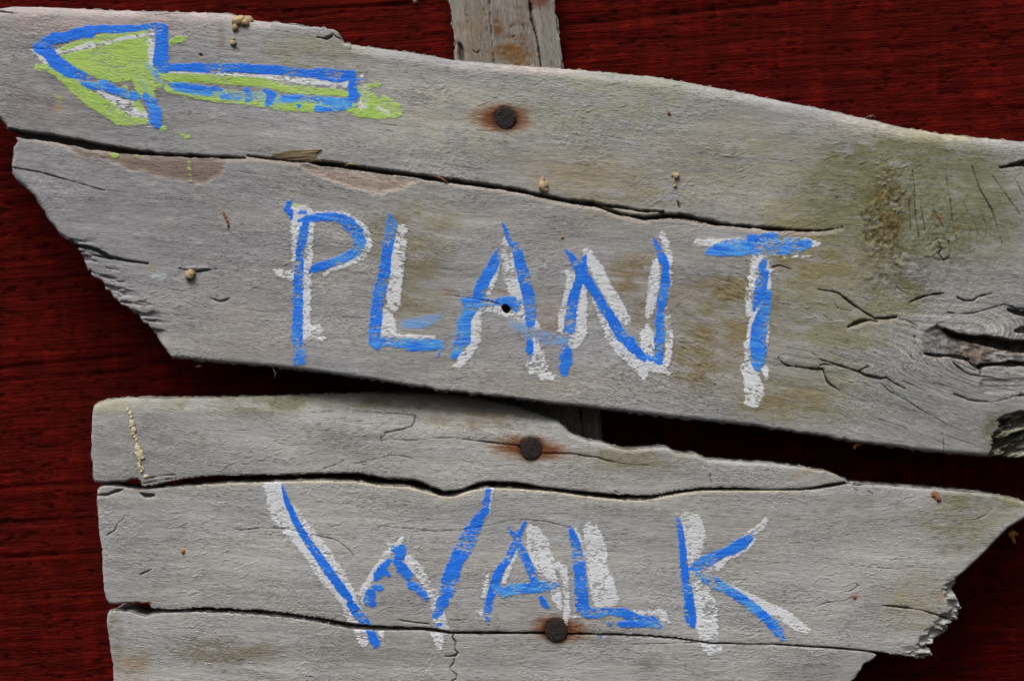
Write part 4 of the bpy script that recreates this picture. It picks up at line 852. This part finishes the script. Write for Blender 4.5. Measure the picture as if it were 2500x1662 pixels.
paint('painted_letter', 'first letter L in blue with white on its right', upper, UP_ORG, UPB, [
    ('w', .7, 0, F6((1320, 590, 50), (1300, 700, 66), (1275, 850, 72), (1260, 1000, 72), (1245, 1150, 68), (1240, 1255, 66))), ('w', 1, 0, F6((1160, 1290, 30), (1190, 1400, 70), (1200, 1500, 75), (1230, 1560, 50))), ('w', .8, 0, F6((1240, 1545, 25), (1400, 1535, 22), (1600, 1545, 22))),
    ('b', .6, .25, F6((1205, 455, 16), (1225, 510, 48), (1225, 580, 52), (1200, 700, 52), (1180, 820, 50), (1165, 950, 56), (1140, 1060, 56), (1115, 1150, 58), (1090, 1270, 58), (1085, 1400, 60), (1070, 1500, 55), (1070, 1568, 55)) + J0((1080, 60, 55), (1100, 90, 38))),
    ('b', .8, 1, J0((1090, 60, 45), (1200, 50, 44), (1300, 60, 46), (1430, 85, 56), (1560, 80, 55), (1660, 80, 48))), ('b', 1.2, .5, J0((1640, 120, 26), (1645, 175, 16)))])
paint('paint_smear', 'faint blue smear after the first letter L', upper, UP_ORG, UPB, [('p', 1, 1, F6((1350, 1420, 76), (1460, 1420, 92), (1570, 1390, 80), (1660, 1350, 50)))])
paint('painted_letter', 'first letter A with a nail hole in its crossbar', upper, UP_ORG, UPB, [
    ('w', .9, 0, F6((2225, 650, 14), (2240, 720, 40), (2260, 800, 70))), ('w', .9, 0, G7((10, 850, 60), (20, 980, 72), (60, 1100, 70), (90, 1200, 62), (110, 1330, 50))), ('w', .8, 0, F6((2190, 800, 26), (2160, 900, 34), (2120, 1050, 40), (2080, 1160, 34))), ('w', .7, 0, F6((1980, 1330, 40), (2060, 1290, 40), (2200, 1310, 40), (2330, 1350, 44))),
    ('w', .7, 0, G7((60, 1360, 40), (200, 1390, 50), (250, 1440, 44))), ('w', .8, 0, F6((1990, 1370, 44), (1970, 1450, 60), (1970, 1560, 56)) + J0((1970, 0, 46), (1940, 80, 56), (1880, 170, 60), (1830, 260, 40), (1780, 265, 18))),
    ('p', .6, 1, G7((10, 1400, 60), (100, 1450, 86), (210, 1510, 100), (330, 1550, 90)) + K1((300, 30, 70))), ('w', 1.1, 0, K1((230, 60, 50), (270, 180, 60), (250, 260, 100), (330, 330, 70), (390, 370, 36))),
    ('b', .5, .2, F6((2180, 768, 18), (2150, 850, 46), (2110, 940, 55), (2070, 1000, 55), (2030, 1080, 60), (2000, 1170, 56), (1990, 1210, 50))), ('b', .3, .5, F6((1850, 1198, 8), (1900, 1230, 46), (2050, 1235, 40), (2200, 1225, 34)) + G7((-40, 1215, 36), (40, 1220, 44), (70, 1260, 36), (115, 1225, 14))), ('b', .6, 0, F6((2330, 1290, 30)) + G7((40, 1270, 34))),
    ('b', .35, .8, F6((1960, 1280, 44), (1900, 1330, 60), (1870, 1400, 62), (1870, 1500, 64), (1880, 1568, 58)) + J0((1860, 30, 66), (1810, 110, 55), (1780, 185, 28))),
    ('b', .35, .15, G7((-57, 515, 5), (-30, 570, 16), (0, 640, 28), (50, 730, 40), (90, 810, 48), (110, 900, 52), (140, 990, 55), (160, 1100, 55), (190, 1200, 58), (200, 1320, 50), (200, 1410, 46))), ('p', .4, 1, G7((200, 1440, 50), (200, 1568, 46)) + K1((200, 40, 44))),
    ('b', .3, .1, K1((195, 60, 34), (195, 120, 38), (195, 145, 26))), ('b', .3, 0, K1((200, 175, 10), (203, 210, 8)))])
paint('painted_letter', 'letter N in blue over white', upper, UP_ORG, UPB, [
    ('p', .8, 1, G7((330, 1530, 60), (440, 1568, 80)) + K1((400, 30, 80), (520, 60, 70))), ('w', 1, 0, G7((500, 960, 20), (570, 990, 44), (560, 1100, 60), (540, 1250, 66), (480, 1380, 44), (480, 1480, 44))), ('w', .9, 0, G7((700, 780, 40), (750, 880, 62), (800, 960, 66), (860, 1080, 62), (930, 1200, 62), (1000, 1320, 70), (1050, 1400, 50))),
    ('w', 1, 0, G7((680, 1100, 36), (650, 1230, 60), (640, 1350, 70), (620, 1500, 90)) + K1((620, 0, 70), (590, 70, 60))), ('w', 1.1, 0, G7((770, 1200, 30), (840, 1350, 50), (900, 1450, 60), (940, 1560, 60))), ('w', .7, 0, K1((950, 40, 60), (1030, 130, 66), (1120, 210, 70), (1200, 270, 70), (1210, 350, 46), (1215, 400, 14))), ('w', 1, 0, K1((1210, 260, 60), (1340, 290, 50), (1430, 330, 24))),
    ('w', .9, 0, G7((1375, 625, 34), (1410, 720, 42), (1430, 830, 46), (1445, 900, 28))), ('w', 1, 0, G7((1320, 880, 36), (1310, 1000, 52), (1290, 1150, 54), (1270, 1280, 50), (1250, 1360, 26))), ('w', 1, 0, G7((1440, 960, 30), (1440, 1050, 28), (1420, 1150, 24))), ('w', 1, 0, G7((1400, 1310, 40), (1430, 1450, 40), (1430, 1568, 44)) + K1((1430, 60, 40), (1430, 200, 40), (1380, 260, 40))),
    ('w', .7, 0, G7((1240, 1450, 28), (1260, 1520, 46)) + K1((1240, 0, 66), (1240, 100, 72), (1230, 170, 60), (1300, 240, 40))),
    ('b', .35, 0, G7((515, 770, 14), (560, 820, 26), (610, 900, 42), (650, 960, 56), (690, 1020, 52), (740, 1090, 46), (800, 1180, 44), (850, 1280, 46), (900, 1340, 46), (950, 1430, 50), (1020, 1540, 54)) + K1((1060, 40, 60), (1120, 110, 48), (1180, 170, 42), (1215, 205, 24))), ('b', .5, 0, G7((690, 830, 18), (670, 880, 34), (680, 960, 36))),
    ('b', .6, .2, G7((640, 1000, 40), (620, 1080, 44), (590, 1170, 52), (570, 1280, 52), (560, 1380, 54), (545, 1470, 54))), ('p', .4, 1, G7((535, 1480, 54), (520, 1568, 52)) + K1((515, 70, 52))), ('b', .7, .3, K1((515, 140, 60), (520, 220, 60), (500, 290, 46), (495, 330, 30), (530, 365, 8))),
    ('b', .25, .1, G7((1300, 660, 10), (1320, 710, 22), (1350, 780, 28), (1380, 850, 42), (1410, 900, 34), (1400, 960, 34), (1405, 1040, 44), (1395, 1120, 42), (1370, 1200, 45), (1365, 1260, 40))), ('b', .6, .5, G7((1360, 1320, 42), (1350, 1400, 44), (1360, 1480, 46), (1350, 1568, 50)) + K1((1345, 60, 42), (1340, 140, 40), (1345, 225, 38))), ('b', .7, .9, K1((1210, 190, 18), (1260, 190, 26), (1320, 220, 30))), ('p', .6, 1, K1((930, 90, 20), (1010, 140, 40), (1100, 190, 30)))])
paint('painted_letter', 'letter T in blue over white', upper, UP_ORG, UPB, [
    ('w', .4, 0, G7((1690, 700, 34), (1760, 705, 34), (1850, 705, 34), (2050, 690, 34), (2334, 690, 34)) + H8((200, 690, 34), (400, 700, 40), (470, 715, 34), (515, 712, 14))), ('w', 1.4, 0, H8((0, 800, 30), (200, 820, 22), (420, 830, 16))), ('w', .8, 0, G7((2240, 810, 66), (2225, 950, 76), (2200, 1080, 76), (2170, 1200, 62), (2150, 1340, 36))), ('w', .8, 0, G7((2260, 1300, 80), (2230, 1450, 100), (2220, 1568, 104)) + K1((2200, 80, 100), (2190, 220, 90))),
    ('w', .9, 0, H8((40, 860, 26), (60, 960, 26), (62, 1080, 26), (60, 1200, 28), (55, 1310, 24))), ('w', .9, 0, H8((10, 940, 30), (80, 945, 20))), ('w', .9, 0, K1((2130, 300, 60), (2170, 380, 78), (2190, 480, 100), (2190, 560, 92), (2130, 590, 30))), ('w', .8, 0, K1((2290, 300, 40), (2300, 360, 26))),
    ('b', .8, .9, G7((1790, 790, 34), (1850, 770, 52), (1960, 750, 76), (2080, 740, 80), (2200, 720, 92), (2334, 710, 84)) + H8((70, 720, 86), (200, 730, 80), (320, 730, 70), (400, 715, 46), (440, 705, 24))), ('b', .9, .2, G7((2100, 660, 30), (2334, 650, 28)) + H8((100, 650, 24), (160, 645, 16))),
    ('b', .7, .3, G7((2285, 870, 32), (2255, 930, 36))), ('b', .8, .3, G7((2285, 970, 42), (2260, 1060, 56), (2240, 1160, 58), (2210, 1240, 42), (2190, 1300, 20))), ('b', .6, .6, G7((2320, 1140, 30), (2300, 1260, 50), (2270, 1360, 66), (2240, 1450, 74), (2225, 1568, 74)) + K1((2225, 60, 76), (2225, 150, 74), (2220, 230, 62), (2215, 280, 36)))])
# WALK
paint('painted_letter', 'letter W in blue over wide white', lower, LOW_ORG, lows, [
    ('w', .9, 0, J0((170, 1345, 88), (205, 1450, 100), (240, 1568, 110)) + N5((310, 120, 120), (390, 230, 115), (480, 330, 110), (570, 440, 112), (640, 560, 116), (720, 660, 112), (790, 760, 96), (850, 850, 84), (870, 940, 84), (930, 1020, 84))), ('w', 1.2, 0, N5((930, 1140, 40), (970, 1180, 70), (980, 1230, 40))), ('w', 1.2, 0, N5((1130, 1150, 30), (1150, 1180, 18))),
    ('w', .8, 0, N5((1330, 285, 12), (1300, 330, 30), (1220, 400, 34), (1150, 480, 34), (1090, 580, 36), (1020, 680, 34), (970, 780, 44), (960, 860, 46))), ('w', 1, 0, N5((1370, 480, 44), (1440, 560, 60), (1500, 640, 50), (1560, 730, 40), (1600, 800, 60), (1620, 850, 50))), ('w', .9, 0, N5((1770, 640, 20), (1740, 750, 26), (1730, 850, 24))), ('w', .9, 0, N5((1620, 900, 46), (1650, 980, 60), (1660, 1060, 70), (1680, 1095, 60))), ('w', .8, 0, N5((1600, 1140, 34), (1640, 1190, 46), (1650, 1250, 44), (1660, 1275, 24))), ('w', .9, 0, N5((1180, 330, 20), (1230, 380, 20))), ('w', .8, 0, J0((2100, 1360, 40), (2060, 1560, 48)) + N5((2040, 80, 48), (1920, 250, 40))),
    ('b', .2, 0, J0((252, 1328, 6), (262, 1380, 18), (285, 1440, 24), (310, 1530, 27)) + N5((318, 20, 27), (360, 130, 32), (420, 230, 34), (500, 360, 38), (590, 480, 40), (680, 610, 42), (760, 720, 44), (820, 800, 42), (850, 830, 34))), ('b', .4, 0, N5((860, 880, 38), (920, 960, 46), (970, 1020, 44), (1010, 1080, 40))), ('b', .4, 0, N5((1035, 1130, 34), (1060, 1190, 44), (1085, 1230, 40), (1075, 1265, 16))),
    ('b', .5, .1, N5((1205, 490, 24), (1150, 560, 40), (1110, 620, 46), (1090, 655, 26))), ('b', .6, 0, N5((1170, 590, 30), (1200, 630, 20))), ('b', .4, .2, N5((1080, 735, 34), (1125, 735, 32))), ('b', .5, .3, N5((1040, 790, 54), (1020, 850, 46), (1055, 880, 38))), ('b', .6, .4, N5((1240, 390, 28), (1310, 400, 54), (1300, 450, 56), (1280, 500, 44), (1320, 570, 52), (1370, 620, 48))), ('b', .2, 0, N5((1370, 680, 24), (1410, 720, 42), (1460, 740, 34), (1510, 800, 34), (1540, 835, 22))),
    ('b', .6, .1, J0((2090, 1365, 30), (2070, 1460, 36), (2050, 1568, 38)) + N5((2060, 50, 40), (2010, 110, 50), (1960, 200, 66), (1910, 300, 74), (1860, 400, 76), (1800, 500, 66), (1770, 580, 74), (1740, 680, 80), (1710, 780, 66))), ('b', .5, .1, N5((1680, 860, 58), (1660, 890, 50))), ('b', .3, .2, N5((1650, 940, 42), (1610, 985, 26))), ('b', .8, .8, N5((1610, 1070, 14), (1700, 1055, 14)))])
paint('painted_letter', 'second letter A, thin blue strokes over white', lower, LOW_ORG, lows, [
    ('w', 1, 0, N5((2090, 600, 12), (2070, 700, 26), (2050, 810, 26))), ('w', 1, 0, N5((1990, 940, 22), (2040, 960, 34), (2050, 1030, 24))), ('w', .6, 0, N5((2334, 420, 20), (2280, 540, 26), (2230, 680, 26))),
    ('w', .7, 0, O6((200, 200, 30), (230, 250, 70), (260, 350, 105), (300, 450, 105), (340, 560, 85), (370, 650, 70), (400, 680, 50))), ('w', .8, 0, O6((440, 540, 40), (500, 580, 40), (520, 700, 30), (522, 850, 32), (525, 960, 38), (515, 1030, 26), (520, 1060, 10))), ('w', .9, 0, O6((420, 770, 50), (440, 840, 46), (470, 920, 26))), ('w', .8, 0, O6((540, 985, 20), (640, 995, 16))), ('w', .6, 0, O6((80, 420, 20), (20, 540, 20), (-20, 620, 14))),
    ('b', .3, 0, O6((10, 200, 8), (40, 250, 20), (80, 300, 34), (100, 370, 36), (140, 440, 40), (180, 530, 38), (220, 620, 38), (245, 690, 36))), ('b', .3, 0, O6((155, 148, 14), (120, 225, 22), (80, 300, 34), (40, 390, 32), (0, 480, 36), (-60, 560, 36), (-100, 640, 46), (-130, 740, 40), (-160, 830, 36), (-185, 960, 34), (-175, 1040, 14))),
    ('b', .3, .9, O6((-110, 720, 40), (-40, 790, 40), (30, 750, 52), (140, 740, 48), (260, 730, 52), (360, 715, 42), (435, 715, 22))), ('b', .3, 0, O6((290, 820, 20), (320, 870, 34), (350, 910, 22)))])
paint('painted_letter', 'second letter L with a broad white shadow', lower, LOW_ORG, lows, [
    ('w', .8, 0, O6((740, 230, 74), (770, 330, 92), (790, 450, 100), (790, 580, 90), (790, 700, 70), (800, 800, 60), (830, 870, 66))), ('w', .8, 0, O6((880, 560, 28), (900, 680, 52), (920, 800, 60), (900, 870, 50), (960, 860, 40))), ('w', .7, 0, O6((1130, 960, 24), (1250, 960, 30), (1340, 970, 26))), ('w', 1, 0, O6((1345, 920, 22), (1380, 980, 44), (1390, 1040, 34), (1440, 1050, 10))), ('w', .7, 0, O6((600, 220, 20), (650, 330, 20), (690, 470, 20))),
    ('b', .4, .1, O6((548, 188, 8), (570, 240, 32), (595, 320, 42), (620, 420, 50), (630, 520, 56), (640, 590, 58))), ('b', .4, .1, O6((645, 650, 56), (650, 750, 62), (655, 840, 62), (670, 920, 60), (720, 965, 48), (810, 960, 46))), ('b', .3, .5, O6((830, 955, 42), (920, 945, 32), (1040, 960, 42), (1110, 1010, 56), (1180, 1040, 54), (1280, 1040, 52), (1345, 1075, 26))), ('b', .4, 0, O6((1000, 1060, 30), (1100, 1065, 34))), ('b', .5, .6, O6((900, 1060, 16), (915, 1065, 16))), ('b', .3, 0, O6((812, 1155, 10), (828, 1175, 9)))])
paint('painted_letter', 'letter K in blue over white', lower, LOW_ORG, lows, [
    ('w', 1, 0, O6((1510, 90, 26), (1590, 110, 40), (1690, 130, 20))), ('w', 1, 0, O6((1640, 170, 100), (1670, 280, 96), (1660, 380, 88), (1640, 480, 60), (1650, 560, 50), (1680, 680, 60), (1730, 790, 90), (1760, 900, 100), (1770, 1000, 104), (1780, 1100, 104), (1790, 1190, 90))), ('w', 1, 0, O6((1760, 1275, 44), (1800, 1300, 40), (1890, 1280, 36))),
    ('w', .8, 0, O6((2120, 260, 22), (2200, 230, 36), (2260, 190, 40), (2300, 130, 20))), ('w', .9, 0, O6((2190, 320, 26), (2120, 400, 24), (1960, 480, 24), (1860, 560, 40), (1760, 600, 30))), ('w', .7, 0, O6((1900, 700, 30), (2080, 800, 44), (2200, 860, 50), (2334, 930, 56)) + P7((130, 950, 52), (230, 1010, 60), (320, 1070, 54), (400, 1120, 36))),
    ('b', .35, 0, O6((1512, 108, 12), (1530, 200, 28), (1550, 320, 30), (1560, 450, 34), (1570, 550, 38), (1585, 650, 42), (1600, 760, 44), (1615, 850, 46), (1630, 940, 42), (1645, 1020, 36), (1645, 1070, 28))), ('b', .9, 0, O6((1580, 850, 20), (1590, 970, 20), (1600, 1045, 18))),
    ('b', .3, .3, O6((1615, 575, 12), (1680, 545, 46), (1770, 500, 56), (1850, 455, 50), (1920, 430, 36), (1990, 400, 52), (2080, 350, 58), (2150, 300, 36))), ('b', .3, .8, O6((1690, 615, 20), (1760, 660, 40), (1860, 700, 52), (1950, 750, 44), (2060, 820, 42), (2160, 890, 46), (2261, 970, 44)) + P7((40, 1010, 44), (100, 1070, 46), (150, 1120, 46))), ('b', .7, 0, P7((150, 1140, 44), (170, 1180, 26), (215, 1190, 10))), ('b', .3, 0, O6((2178, 242, 7), (2184, 248, 6)))])

# ---------------------------------------------------------------- lathe and blob helpers for the small things
def lump(name, mat, parts, origin, parent=None, seed=0, rough=.5):
    """one closed lumpy body made of a chain: parts = [(x, y, out, rx, ry, rz)], blended as a tube of ellipses down its axis"""
    rs = np.random.RandomState(seed)
    V_, Q_ = [], []
    n = 18; m = 9
    for (c, rad, ang) in parts:
        base = len(V_)
        ca, sa = math.cos(ang), math.sin(ang)
        for i in range(m + 1):
            ph = math.pi * i / m
            for j in range(n):
                th = 2 * math.pi * j / n
                k_ = 1 + rough * (rs.rand() - .5) * (0 < i < m)
                x = rad[0] * math.sin(ph) * math.cos(th) * k_; y = rad[1] * math.cos(ph) * k_; z = rad[2] * math.sin(ph) * math.sin(th) * k_
                V_.append(W3(c[0] + x * ca - y * sa, c[1] + x * sa + y * ca, c[2] + z, c[3] if len(c) > 3 else 1))
        for i in range(m):
            for j in range(n):
                a = base + i * n + j; b = base + i * n + (j + 1) % n
                Q_.append((a, b, b + n, a + n))
    o = make_mesh(name, np.array(V_), np.array(Q_), mat, parent, origin)
    o.data.update()
    return o
def tube(name, mat, pts, origin, parent=None, k=1.0, n=8, seed=1, rough=.15):
    rs = np.random.RandomState(seed); V_ = []; Q_ = []
    P_ = [np.array(W3(p[0], p[1], p[2], k)) for p in pts]
    for i, (p, q) in enumerate(zip(P_, pts)):
        d = P_[min(i + 1, len(P_) - 1)] - P_[max(i - 1, 0)]; d /= np.linalg.norm(d) + 1e-9
        a = np.cross(d, (0, 1, 0)); a /= np.linalg.norm(a) + 1e-9; b = np.cross(d, a)
        for j in range(n):
            th = 2 * math.pi * j / n; r = q[3] * S * (1 + rough * (rs.rand() - .5))
            V_.append(p + r * (a * math.cos(th) + b * math.sin(th)))
    for i in range(len(P_) - 1):
        for j in range(n):
            Q_.append((i * n + j, i * n + (j + 1) % n, (i + 1) * n + (j + 1) % n, (i + 1) * n + j))
    c0 = len(V_); V_ += [P_[0], P_[-1]]; L = (len(P_) - 1) * n
    for j in range(0, n, 1):
        Q_.append((c0, (j + 1) % n, j, j) if False else (c0, (j + 2) % n, (j + 1) % n, j) if j % 2 == 0 else (c0, (j + 2) % n, (j + 1) % n, j))
    Q_ = [q for i, q in enumerate(Q_) if i < (len(P_) - 1) * n]
    for j in range(0, n, 2):
        Q_.append((c0, (j + 2) % n, (j + 1) % n, j)); Q_.append((c0 + 1, L + j, L + (j + 1) % n, L + (j + 2) % n))
    return make_mesh(name, np.array(V_), np.array(Q_), mat, parent, origin)

# ---------------------------------------------------------------- nails
def nail(x, y, front, k, rx, ry, tilt, label, seed):
    org = W3(x, y, front, k)
    root = empty('nail', org, label, 'nail', 'rusty nails holding the boards')
    rs = np.random.RandomState(seed); nr, ns = 16, 56; V_ = []; Q_ = []
    ang = rs.uniform(.975, 1.035, 7)
    for i in range(nr + 1):
        t = i / nr
        if t < .8: rr = t / .8; oo = 5.6 - 1.2 * rr ** 4
        else: s = (t - .8) / .2; rr = 1 + .05 * math.sin(s * math.pi); oo = 4.4 - 5.4 * s
        for j in range(ns):
            th = 2 * math.pi * j / ns
            e = 1 + .022 * math.sin(2 * th + seed) + .02 * math.sin(3 * th + 2 * seed) + .012 * math.sin(5 * th + seed * 1.7)
            px = rx * rr * e * math.cos(th); py = ry * rr * e * math.sin(th)
            pit = 3.4 * float(fbm(np.array([px / 6 + 50.]), np.array([py / 6 + 50.]), 1200 + seed, 3)[0] - .5) * (1 if t < .8 else .4)
            V_.append(W3(x + px, y + py, front + oo + pit + tilt[0] * px + tilt[1] * py, k))
    for i in range(nr):
        for j in range(ns):
            a = i * ns + j; b = i * ns + (j + 1) % ns
            Q_.append((a, a + ns, b + ns, b) if i else (a, a + ns, b + ns, b))
    Q_ = np.array(Q_)[:, ::-1]
    make_mesh('head', np.array(V_), Q_, M_rust, root, org)
    tube('shank', M_rust, [(x, y, front - 1, 9), (x, y, front - 60, 8.5), (x, y, front - 140, 8)], org, root, k, 10, seed)
def hgt(boards, x, y):
    b = max(boards, key=lambda q: float(q.sample(q.sdf, np.array([x * 1.]), np.array([y * 1.]))[0]) if q.gy[0] < y < q.gy[-1] and q.gx[0] < x < q.gx[-1] else -99)
    return float(b.sample(b.out, np.array([x * 1.]), np.array([y * 1.]))[0]) + b.front
nail(1233, 290, hgt(UPB, 1262, 290) - 1, 1.0, 24.5, 26.5, (.12, -.09), 'rusty nail head in the upper board, right of the arrow', 1)
nail(1297, 1094, hgt(lows, 1330, 1090) - 1, LK, 24.5, 26, (-.10, .06), 'rusty nail head in the top strip of the lower board', 2)
nail(1358, 1538, hgt(lows, 1340, 1520) + 0, LK, 25.5, 25.5, (.02, .14), 'rusty nail head on the crack under the letters A and L of WALK', 3)

# ---------------------------------------------------------------- wood splinter in the crack
def splinter():
    org = W3(715, 380, 0)
    pts = Q(620, 0, (130, 1400), (170, 1375), (260, 1350), (380, 1338), (480, 1332), (600, 1330), (612, 1336), (585, 1352), (560, 1368), (558, 1400), (580, 1420), (605, 1436), (500, 1442), (400, 1435), (330, 1428), (240, 1420), (170, 1412))
    ob = Board('splinter', [(a, b, 1.6, .4) for a, b in pts], 1.0, 3, -12, lambda X, Y: (X, (Y + .06 * X)), upper, UP_ORG,
          lambda X, Y, U, V: 4 * (fbm(U / 60, V / 2.6, 1301, 2) - .5) + 3 * sstep(396, 372, Y), [], lambda X, Y, U, V: (np.zeros(X.shape + (3,), F) + lin(128, 112, 86)) * (.6 + .8 * fbm(U / 50, V / 3, 1310, 3))[..., None], 1.0, M_wood, 21)
    ob.obj['label'] = 'brown splinter standing out of the crack'
splinter()
tube('splinter', M_husk, [(842, 406, 1, .6), (850, 400.5, 3, 1.6), (862, 401, 3, 1.8), (880, 405, 2, .8)], UP_ORG, None, 1.0).parent = upper
bpy.data.objects['splinter.001'].location = (0, 0, 0)
bpy.data.objects['splinter.001']['label'] = 'thin pale splinter bridging the crack'
tube('splinter', M_brown, [(1058, 429, 3, .8), (1078, 436, 4, 2.2), (1094, 446, 3, 1.2), (1082, 450, 2, .6)], UP_ORG, None, 1.0).parent = upper
bpy.data.objects['splinter.002'].location = (0, 0, 0)

# ---------------------------------------------------------------- husks, shells, drips and other small finds
def find(name, label, cat, parts, mat, group=None, seed=0):
    c = parts[0][0]
    o = lump(name, mat, parts, W3(c[0], c[1], c[2], c[3] if len(c) > 3 else 1), None, seed)
    return tag(o, label, cat, group)
hu = lambda x, y, d=0: hgt(UPB, x, y) + d
hl = lambda x, y, d=0: hgt(lows, x, y) + d
GH = 'small husks stuck to the boards'
find('husk', 'pale drop-shaped husk stuck just above the long crack', 'husk', [((1326, 455, hu(1326, 455, 2)), (11, 13, 8), 0.0), ((1325, 440, hu(1325, 440, 1)), (4, 9, 4), .1), ((1330, 464, hu(1330, 464, 2)), (8, 6, 6), .3)], M_husk, GH, 1)
find('husk', 'small pale husk with a thin tail, right of the drop-shaped one', 'husk', [((1651, 430, hu(1651, 430, 2)), (8, 8, 6), 0), ((1646, 442, hu(1646, 442, 1)), (3, 10, 3), -.15), ((1648, 454, hu(1648, 454, 1)), (4.5, 5, 4), 0), ((1643, 427, hu(1643, 427, 1)), (3, 5, 3), .5)], M_husk, GH, 2)
find('husk', 'lumpy tan husk near the top edge above the arrow shaft', 'husk', [((582, 52, hu(582, 52, 3)), (17, 12, 9), -.3), ((597, 56, hu(597, 56, 3)), (11, 10, 8), .4), ((574, 68, hu(574, 68, 2)), (7, 9, 6), .2), ((604, 46, hu(604, 46, 2)), (13, 9, 5), .2)], M_husk, GH, 3)
find('husk', 'tiny brown husk under the lumpy tan one', 'husk', [((569, 106, hu(569, 106, 2)), (8, 7, 6), .2), ((569, 96, hu(569, 96, 1)), (5, 4, 4), 0), ((579, 116, hu(579, 116, 0)), (8, 1.6, 1.6), .9)], M_husk, GH, 4)
sh = find('snail_shell', 'round tan snail shell under a small slit at the left of PLANT', 'shell', [((465, 671, hu(465, 671, 4)), (11.5, 12.5, 8), .1), ((466, 668, hu(465, 671, 9)), (6, 6, 3.5), .1)], M_husk, None, 5)
find('grub', 'thin brown curved grub casing on the left of the upper board', 'casing', [((547, 522, hu(547, 522, 1)), (3, 6.5, 3), -.35), ((551, 530, hu(551, 530, 1)), (3.2, 6.5, 3), -.4), ((555, 539, hu(555, 539, 1)), (3.2, 6.5, 3), -.2), ((557.5, 549, hu(557, 549, 1)), (2.8, 6.5, 2.6), .05)], M_brown, None, 6)
find('leaf_scrap', 'small brown leaf scrap on the lower board near its right tip', 'leaf', [((2281, 1206, hl(2281, 1206, 1), LK), (8, 8, 3), .3), ((2289, 1214, hl(2289, 1214, 2), LK), (6, 11, 3), -.6)], M_brown, None, 7)
find('leaf_scrap', 'orange leaf scrap hanging under the lower edge of the upper board', 'leaf', [((2093, 1090, -20), (4, 8, 2), .5), ((2101, 1086, -18), (3, 9, 1.6), 1.2)], M_orange, None, 8)
find('debris', 'yellowish crumb on the red wall beside the right tip of the lower board', 'crumb', [((2470, 1306, -255, 1.0735), (9, 8, 5), .3), ((2474, 1318, -255, 1.0735), (5, 10, 4), -.3), ((2478, 1300, -255, 1.0735), (10, 3, 3), .6)], M_orange, None, 9)
find('seed', 'tiny brown seed on the upper board right of its nail', 'seed', [((1633, 276, hu(1633, 276, 1)), (4, 4.5, 3), 0)], M_brown, None, 10)
find('seed', 'tiny brown seed on the lower board right of the letter K', 'seed', [((2086, 1456, hl(2086, 1456, 1), LK), (4, 5, 3), 0)], M_brown, None, 11)
find('seed', 'tiny orange seed left of the letter W', 'seed', [((446, 1345, hl(446, 1345, 1), LK), (4.5, 6.5, 3), -.4)], M_orange, None, 12)
find('seed', 'tiny brown seed just above the letter N of PLANT', 'seed', [((1373, 580, hu(1373, 580, 1)), (4, 3, 2.5), -.4)], M_brown, None, 13)
find('debris', 'grey crumb stuck on the wall at the top, left of the post', 'crumb', [((1014, 3, -252, 1.0735), (5, 6, 5), 0)], M_web, None, 14)
# cream drip running down the left of the top strip
dr = []
for i, (x, y, rx, ry) in enumerate([(1140, 660, 10, 20), (1160, 690, 18, 20), (1170, 722, 16, 18), (1180, 775, 26, 34), (1172, 800, 24, 10), (1193, 835, 24, 28), (1188, 870, 20, 14), (1203, 895, 16, 14), (1218, 925, 14, 22), (1226, 960, 14, 14), (1232, 1000, 26, 40), (1243, 1050, 38, 44), (1258, 1085, 42, 16), (1245, 1110, 12, 30), (1243, 1160, 16, 36), (1258, 1205, 14, 16), (1272, 1180, 8, 22), (1300, 1250, 26, 14)]):
    px, py = x * K, 820 + y * K
    dr.append(((px, py, hl(px, py, .6), LK), (rx * K * .95, ry * K * 1.05, 2.6), -.25))
find('dried_drip', 'cream dried drip running down the left end of the lower board', 'drip', dr, M_drip, None, 15)
def fibres():
    """loose pale hairs along the lower edge of the upper board"""
    specs = [([(492, 894, -6, .5), (484, 893, 0, .5), (480, 897, 2, .4)]), ([(1066, 955, -8, .9), (1070, 950, -4, .9), (1063, 946 + 6, 2, .6)]), ([(665, 900, -10, .5), (672, 912, -8, .5), (668, 921, -4, .3)]), ([(2140, 285, -10, .8), (2132, 281, -4, .8), (2120, 284, 0, .6), (2112, 290, 0, .4)]), ([(2128, 281, -8, .6), (2126, 287, 0, .6)])]
    for i, sp in enumerate(specs):
        o = tube('fibre', M_web, sp, UP_ORG, upper, 1.0, 6, 40 + i)
fibres()
